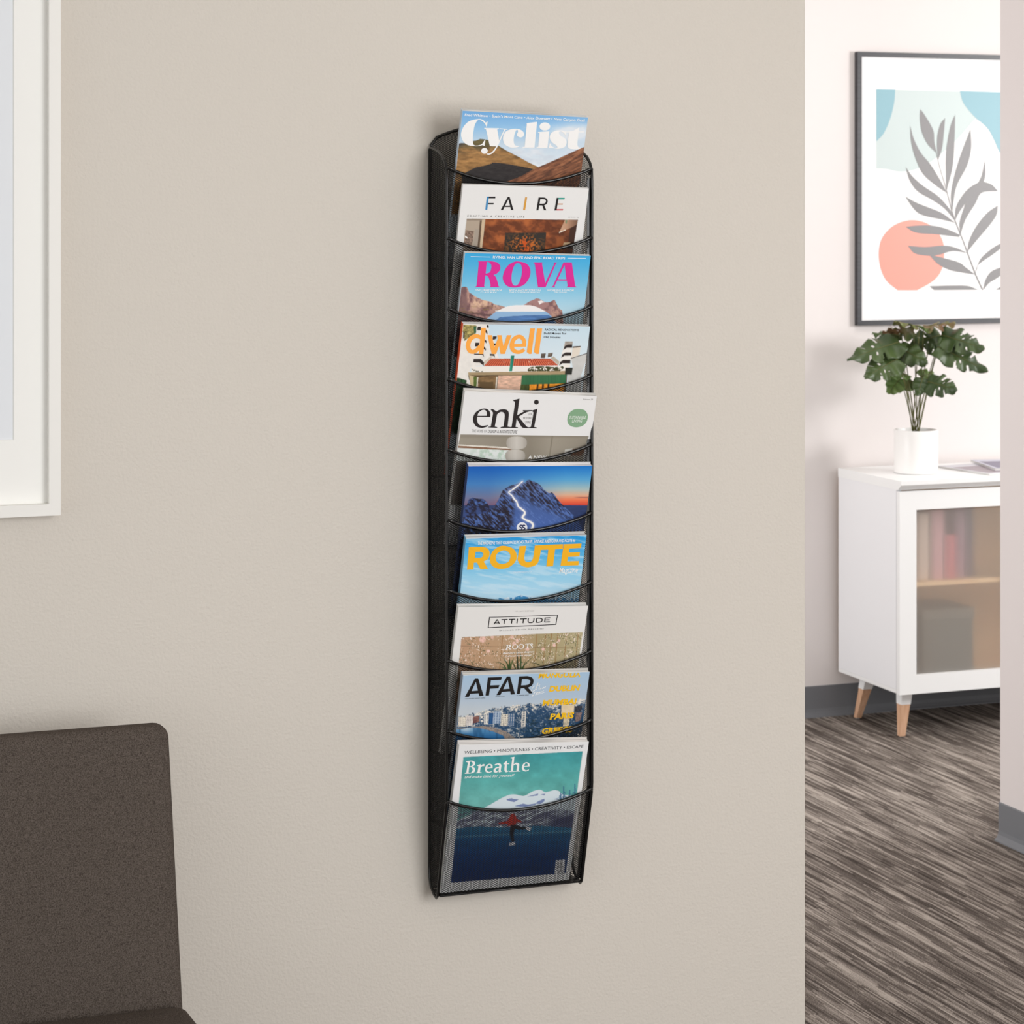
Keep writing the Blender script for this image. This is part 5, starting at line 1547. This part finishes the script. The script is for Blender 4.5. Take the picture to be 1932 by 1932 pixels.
def cab_leg(tx, ty, fx, fy):
    """white collar, tapered wooden leg, steel glide"""
    def ring(cx, cy, z, hx, hy): return [(cx - hx, cy - hy, z), (cx + hx, cy - hy, z), (cx + hx, cy + hy, z), (cx - hx, cy + hy, z)]
    P = lambda t: (tx + (fx - tx) * t, ty + (fy - ty) * t, KZ0 * (1 - t) + 0.004 * t)
    Fs = [(0, 1, 2, 3), (7, 6, 5, 4)] + [(k, (k + 1) % 4, 4 + (k + 1) % 4, 4 + k) for k in range(4)]
    w = lambda t: 0.0185 - 0.0085 * t
    a, b, c = P(0.0), P(0.29), P(1.0)
    lg = pymesh('leg', ring(b[0], b[1], b[2], w(0.29) - 0.001, w(0.29) - 0.001) + ring(c[0], c[1], c[2], w(1) - 0.001, w(1) - 0.001), Fs, M['oak'], kab)
    pymesh('collar', ring(a[0], a[1], a[2], w(0), w(0)) + ring(b[0], b[1], b[2], w(0.29), w(0.29)), Fs, M['white'], lg)
    lathe('glide', [(0, 0), (0.0075, 0), (0.0075, 0.004), (0, 0.004)], (c[0], c[1], 0), M['metal'], lg, 16)


cab_leg(2.292, 2.690, 2.2880, 2.702)
cab_leg(2.296, 2.925, 2.2900, 2.985)
cab_leg(KX1 - 0.05, 2.690, KX1 - 0.045, 2.702)
cab_leg(KX1 - 0.05, 2.925, KX1 - 0.044, 2.985)

# behind the glass
bk_g = 'items inside the sideboard'
pinkm = material('pink_box_card', (214, 164, 170), 0.7, 0.2)
rosem = material('rose_book_cloth', (204, 112, 120), 0.7, 0.2)
plumm = material('plum_book_cloth', (158, 128, 142), 0.7, 0.2)
creamm = material('cream_book_cloth', (226, 206, 192), 0.7, 0.2)
slatem = material('slate_book_cloth', (96, 92, 100), 0.7, 0.2)


def book(x0, x1, y0, y1, z0, z1, m, label):
    r = empty('book', ((x0 + x1) / 2, (y0 + y1) / 2, z0), label, 'book', bk_g)
    box('pages', (x0 + 0.002, y0 + 0.002, z0 + 0.003), (x1 - 0.002, y1 - 0.004, z1 - 0.003), M['paper'], r)
    box('cover', (x0, y0, z0), (x0 + 0.002, y1, z1), m, r)
    box('cover', (x1 - 0.002, y0, z0), (x1, y1, z1), m, r)
    box('spine', (x0, y0, z0), (x1, y0 + 0.002, z1), m, r)


zs = 0.4795
book(2.345, 2.392, 2.715, 2.90, zs, zs + 0.205, creamm, 'cream book at left end of the upper shelf behind glass')
book(2.394, 2.440, 2.71, 2.90, zs, zs + 0.215, pinkm, 'pink book beside the cream book on upper shelf behind glass')
book(2.442, 2.482, 2.71, 2.90, zs, zs + 0.135, rosem, 'short rose red book on upper shelf behind glass')
book(2.484, 2.522, 2.72, 2.90, zs, zs + 0.220, plumm, 'tall plum book on upper shelf behind glass')
book(2.524, 2.548, 2.72, 2.90, zs, zs + 0.238, slatem, 'tallest slate grey book at right end of the upper shelf row')
bx = empty('storage_box', (2.445, 2.79, KZ0 + 0.0195), 'dark grey storage box on the lower shelf behind glass', 'storage box')
z0 = KZ0 + 0.0195
box('box_body', (2.355, 2.695, z0), (2.535, 2.885, z0 + 0.19), material('grey_card', (108, 102, 92), 0.8, 0.2), bx, 0.002)
box('lid', (2.352, 2.692, z0 + 0.1905), (2.538, 2.888, z0 + 0.222), material('grey_card_lid', (120, 113, 102), 0.8, 0.2), bx, 0.002)

# magazines lying on the sideboard
def flat_mag(c, rot, w, h, z, t, cols, label):
    r = empty('magazine', (c[0], c[1], z), label, 'magazine', 'magazines lying on the sideboard')
    R = lambda x, y: (c[0] + x * math.cos(rot) - y * math.sin(rot), c[1] + x * math.sin(rot) + y * math.cos(rot))

    def sl(name, x0, x1, y0, y1, za, zb, m):
        prism(name, [R(x, y) + (za,) for x, y in ((x0, y0), (x1, y0), (x1, y1), (x0, y1))], (0, 0, zb - za), m, r)
    sl('back_cover', -w / 2, w / 2, -h / 2, h / 2, z, z + 0.0004, material('flat_cover', cols[0], 0.4))
    sl('pages', -w / 2 + 0.001, w / 2 - 0.001, -h / 2 + 0.001, h / 2 - 0.001, z + 0.0004, z + t - 0.0004, M['paper'])
    sl('front_cover', -w / 2, w / 2, -h / 2, h / 2, z + t - 0.0004, z + t, material('flat_cover', cols[0], 0.35))
    sl('cover_photo', -w / 2 + 0.012, w / 2 - 0.012, -h / 2 + 0.02, h / 2 - 0.06, z + t, z + t + 0.0003, material('flat_cover_photo', cols[1], 0.35))


flat_mag((2.660, 2.815), math.radians(8), 0.19, 0.255, KTOP + 0.0004, 0.0050, ((206, 206, 214), (150, 136, 146)), 'flat grey mauve magazine lying under another beside the plant pot')
flat_mag((2.775, 2.845), math.radians(-14), 0.20, 0.26, KTOP + 0.0058, 0.0070, ((196, 196, 212), (104, 98, 128)), 'bluish magazine lying on top of another on the sideboard')

# ------------------------------------------------------------------ potted monstera
PC = np.array([2.407, 2.820, KTOP + 0.0003])
plant = empty('potted_monstera', PC, 'green monstera in a white cylindrical pot standing on the sideboard', 'potted plant')
PR, PH = 0.0685, 0.136
lathe('pot', [(0.0, 0.0), (PR - 0.004, 0.0), (PR - 0.001, 0.0015), (PR, 0.005), (PR, PH - 0.002), (PR - 0.0012, PH), (PR - 0.004, PH), (PR - 0.005, PH - 0.003), (PR - 0.005, PH - 0.02), (0.0, PH - 0.02)], PC, M['ceramic'], plant, 56)
lathe('soil', [(0.0, PH - 0.012), (PR * 0.5, PH - 0.0125), (PR - 0.0052, PH - 0.016), (PR - 0.0055, PH - 0.0195), (0, PH - 0.0195)], PC, M['soil'], plant, 32)
rng = random.Random(4)


def leaf(base, tip, width, face, mat, droop=0.10, cup=0.22, slits=True, seed=0):
    """monstera leaf: base and tip in space, face = rough upward normal"""
    rr = random.Random(seed)
    base, tip = np.asarray(base, float), np.asarray(tip, float)
    ax = tip - base
    Ln = np.linalg.norm(ax)
    ax = ax / Ln
    nrm = np.asarray(face, float)
    nrm = nrm - ax * np.dot(nrm, ax)
    nrm /= np.linalg.norm(nrm)
    sd = np.cross(nrm, ax)
    NT, NS = 56, 9
    V, Fs, idm = [], [], {}
    cuts = {s: sorted(rr.uniform(-0.012, 0.012) + c for c in (0.40, 0.64)) for s in (-1, 1)}
    for s in (-1, 1):
        for i in range(NT + 1):
            t = i / NT
            prof = (math.sin(math.pi * min(1.0, (0.16 + 0.84 * t)) ** 0.86)) ** 0.62 if t < 1 else 0.0
            w = width * max(prof, 0.0)
            ang = math.radians(118 - 88 * t ** 0.75)      # lateral veins swing towards the tip
            for j in range(NS + 1):
                q = j / NS
                if j == 0 and s == 1:
                    continue
                m_ = t * Ln * 0.88
                x = m_ + math.cos(ang) * w * q * 0.75
                if t > 0.82:
                    x += (t - 0.82) / 0.18 * Ln * 0.12
                y = s * math.sin(ang) * w * q
                z = -droop * Ln * (t ** 2) - cup * width * q * q * 1.0 + 0.012 * math.sin(t * 21 + s) * q * width / 0.08
                idm[(s, i, j)] = len(V)
                V.append(base + ax * x + sd * y + nrm * z)
    for i in range(NT + 1):
        idm[(1, i, 0)] = idm[(-1, i, 0)]
    for s in (-1, 1):
        for i in range(NT):
            t = (i + 0.5) / NT
            for j in range(NS):
                q = (j + 0.5) / NS
                if slits:
                    if any(abs(t - c) < 0.012 + 0.030 * (q - 0.45) and q > 0.42 for c in cuts[s]):
                        continue
                    if any(abs(t - c - 0.10) < 0.016 and 0.22 < q < 0.46 for c in cuts[s][:1]):
                        continue
                f = (idm[(s, i, j)], idm[(s, i, j + 1)], idm[(s, i + 1, j + 1)], idm[(s, i + 1, j)])
                Fs.append(f if s < 0 else f[::-1])
    me = bpy.data.meshes.new('leaf')
    b = base_of(plant)
    me.from_pydata([tuple(v - b) for v in V], [], Fs)
    me.polygons.foreach_set('use_smooth', np.ones(len(me.polygons), bool))
    me.materials.append(mat)
    o = link(bpy.data.objects.new('leaf', me), plant)
    sm = o.modifiers.new('thickness', 'SOLIDIFY')
    sm.thickness = 0.0007
    mid = [base + ax * (k / 8 * Ln * 0.86) - nrm * (droop * Ln * (k / 8) ** 2) + nrm * 0.0006 for k in range(9)]
    tube('midrib', mid, [0.0016 - 0.00014 * k for k in range(9)], M['stem'], o, 5)
    return o


def pl(zx, zy, d):
    """a point of the plant: close-up view position plus depth d (metres towards the wall) about the pot axis"""
    px, py = 1500 + zx * S7, 500 + zy * S7
    return on(px, py, PC + FW * d, FW)


Uz = np.array([0, 0, 1.0])
TO = -FW                                                   # towards the viewer
LV = [  # base, tip, half width, face, material, droop, cup, slits
    (pl(880, 650, -0.03), pl(446, 775, -0.10), 0.052, Uz * 0.75 + TO * 0.75, 'leaf', 0.06, 0.15, True),
    (pl(862, 795, -0.06), pl(600, 925, -0.12), 0.050, Uz * 0.6 + TO * 0.8, 'leaf', 0.10, 0.20, True),
    (pl(878, 700, 0.00), pl(1105, 800, -0.07), 0.044, Uz * 0.5 + TO * 0.8, 'leaf', 0.12, 0.25, False),
    (pl(900, 600, 0.04), pl(655, 545, 0.08), 0.040, Uz * 0.9 + TO * 0.3, 'leaf', 0.10, 0.2, True),
    (pl(1000, 560, 0.02), pl(740, 560, 0.06), 0.044, Uz * 0.75 - TO * 0.55, 'leaf_red', 0.05, 0.1, True),
    (pl(1050, 520, 0.00), pl(845, 470, -0.07), 0.050, Uz + TO * 0.12, 'leaf_red', 0.02, 0.12, True),
    (pl(1085, 520, 0.01), pl(1345, 480, -0.03), 0.054, Uz + TO * 0.16, 'leaf_red', 0.02, 0.15, True),
    (pl(1235, 590, 0.00), pl(1596, 690, -0.07), 0.052, Uz * 0.65 + TO * 0.75, 'leaf', 0.06, 0.15, True),
    (pl(1205, 690, -0.03), pl(1640, 885, -0.04), 0.048, Uz * 0.55 + TO * 0.8, 'leaf', 0.06, 0.1, True),
    (pl(1225, 590, 0.05), pl(990, 660, 0.00), 0.044, Uz * 0.5 + TO * 0.85, 'leaf', 0.10, 0.2, True),
    (pl(1140, 640, 0.08), pl(1250, 720, 0.10), 0.038, Uz * 0.4 + TO * 0.9, 'leaf', 0.06, 0.2, True),
    (pl(888, 955, 0.02), pl(790, 1080, -0.02), 0.032, Uz * 0.35 + TO * 0.95, 'leaf_light', 0.05, 0.1, False),
    (pl(945, 925, 0.00), pl(712, 915, -0.04), 0.030, Uz * 0.95 + TO * 0.3, 'leaf_light', 0.04, 0.15, False),
    (pl(1075, 955, -0.04), pl(1040, 1085, -0.09), 0.026, Uz * 0.4 + TO * 0.9, 'leaf', 0.10, 0.25, False),
    (pl(1120, 985, -0.05), pl(1350, 1035, -0.12), 0.044, Uz * 0.5 + TO * 0.85, 'leaf', 0.10, 0.2, True),
    (pl(1060, 945, 0.04), pl(1175, 900, 0.08), 0.026, Uz * 0.4 + TO * 0.9, 'leaf_light', 0.05, 0.1, False),
    (pl(985, 975, 0.03), pl(925, 1055, 0.03), 0.024, Uz * 0.3 + TO * 0.95, 'leaf_light', 0.05, 0.1, False),
]
for k, (b_, t_2, w_, f_, m_, dr_, cp_, sl_) in enumerate(LV):
    leaf(b_, t_2, w_, f_, M[m_], dr_, cp_, sl_, seed=k + 3)
    an = rng.uniform(0, 6.28)
    rt_ = PC + np.array([0.010 * math.cos(an), 0.010 * math.sin(an), PH - 0.014])
    md = rt_ * 0.48 + b_ * 0.52 + np.array([0, 0, 0.012])
    tube('stalk', catmull([rt_, md, b_], 6), 0.0015, M['stem'], plant, 6)
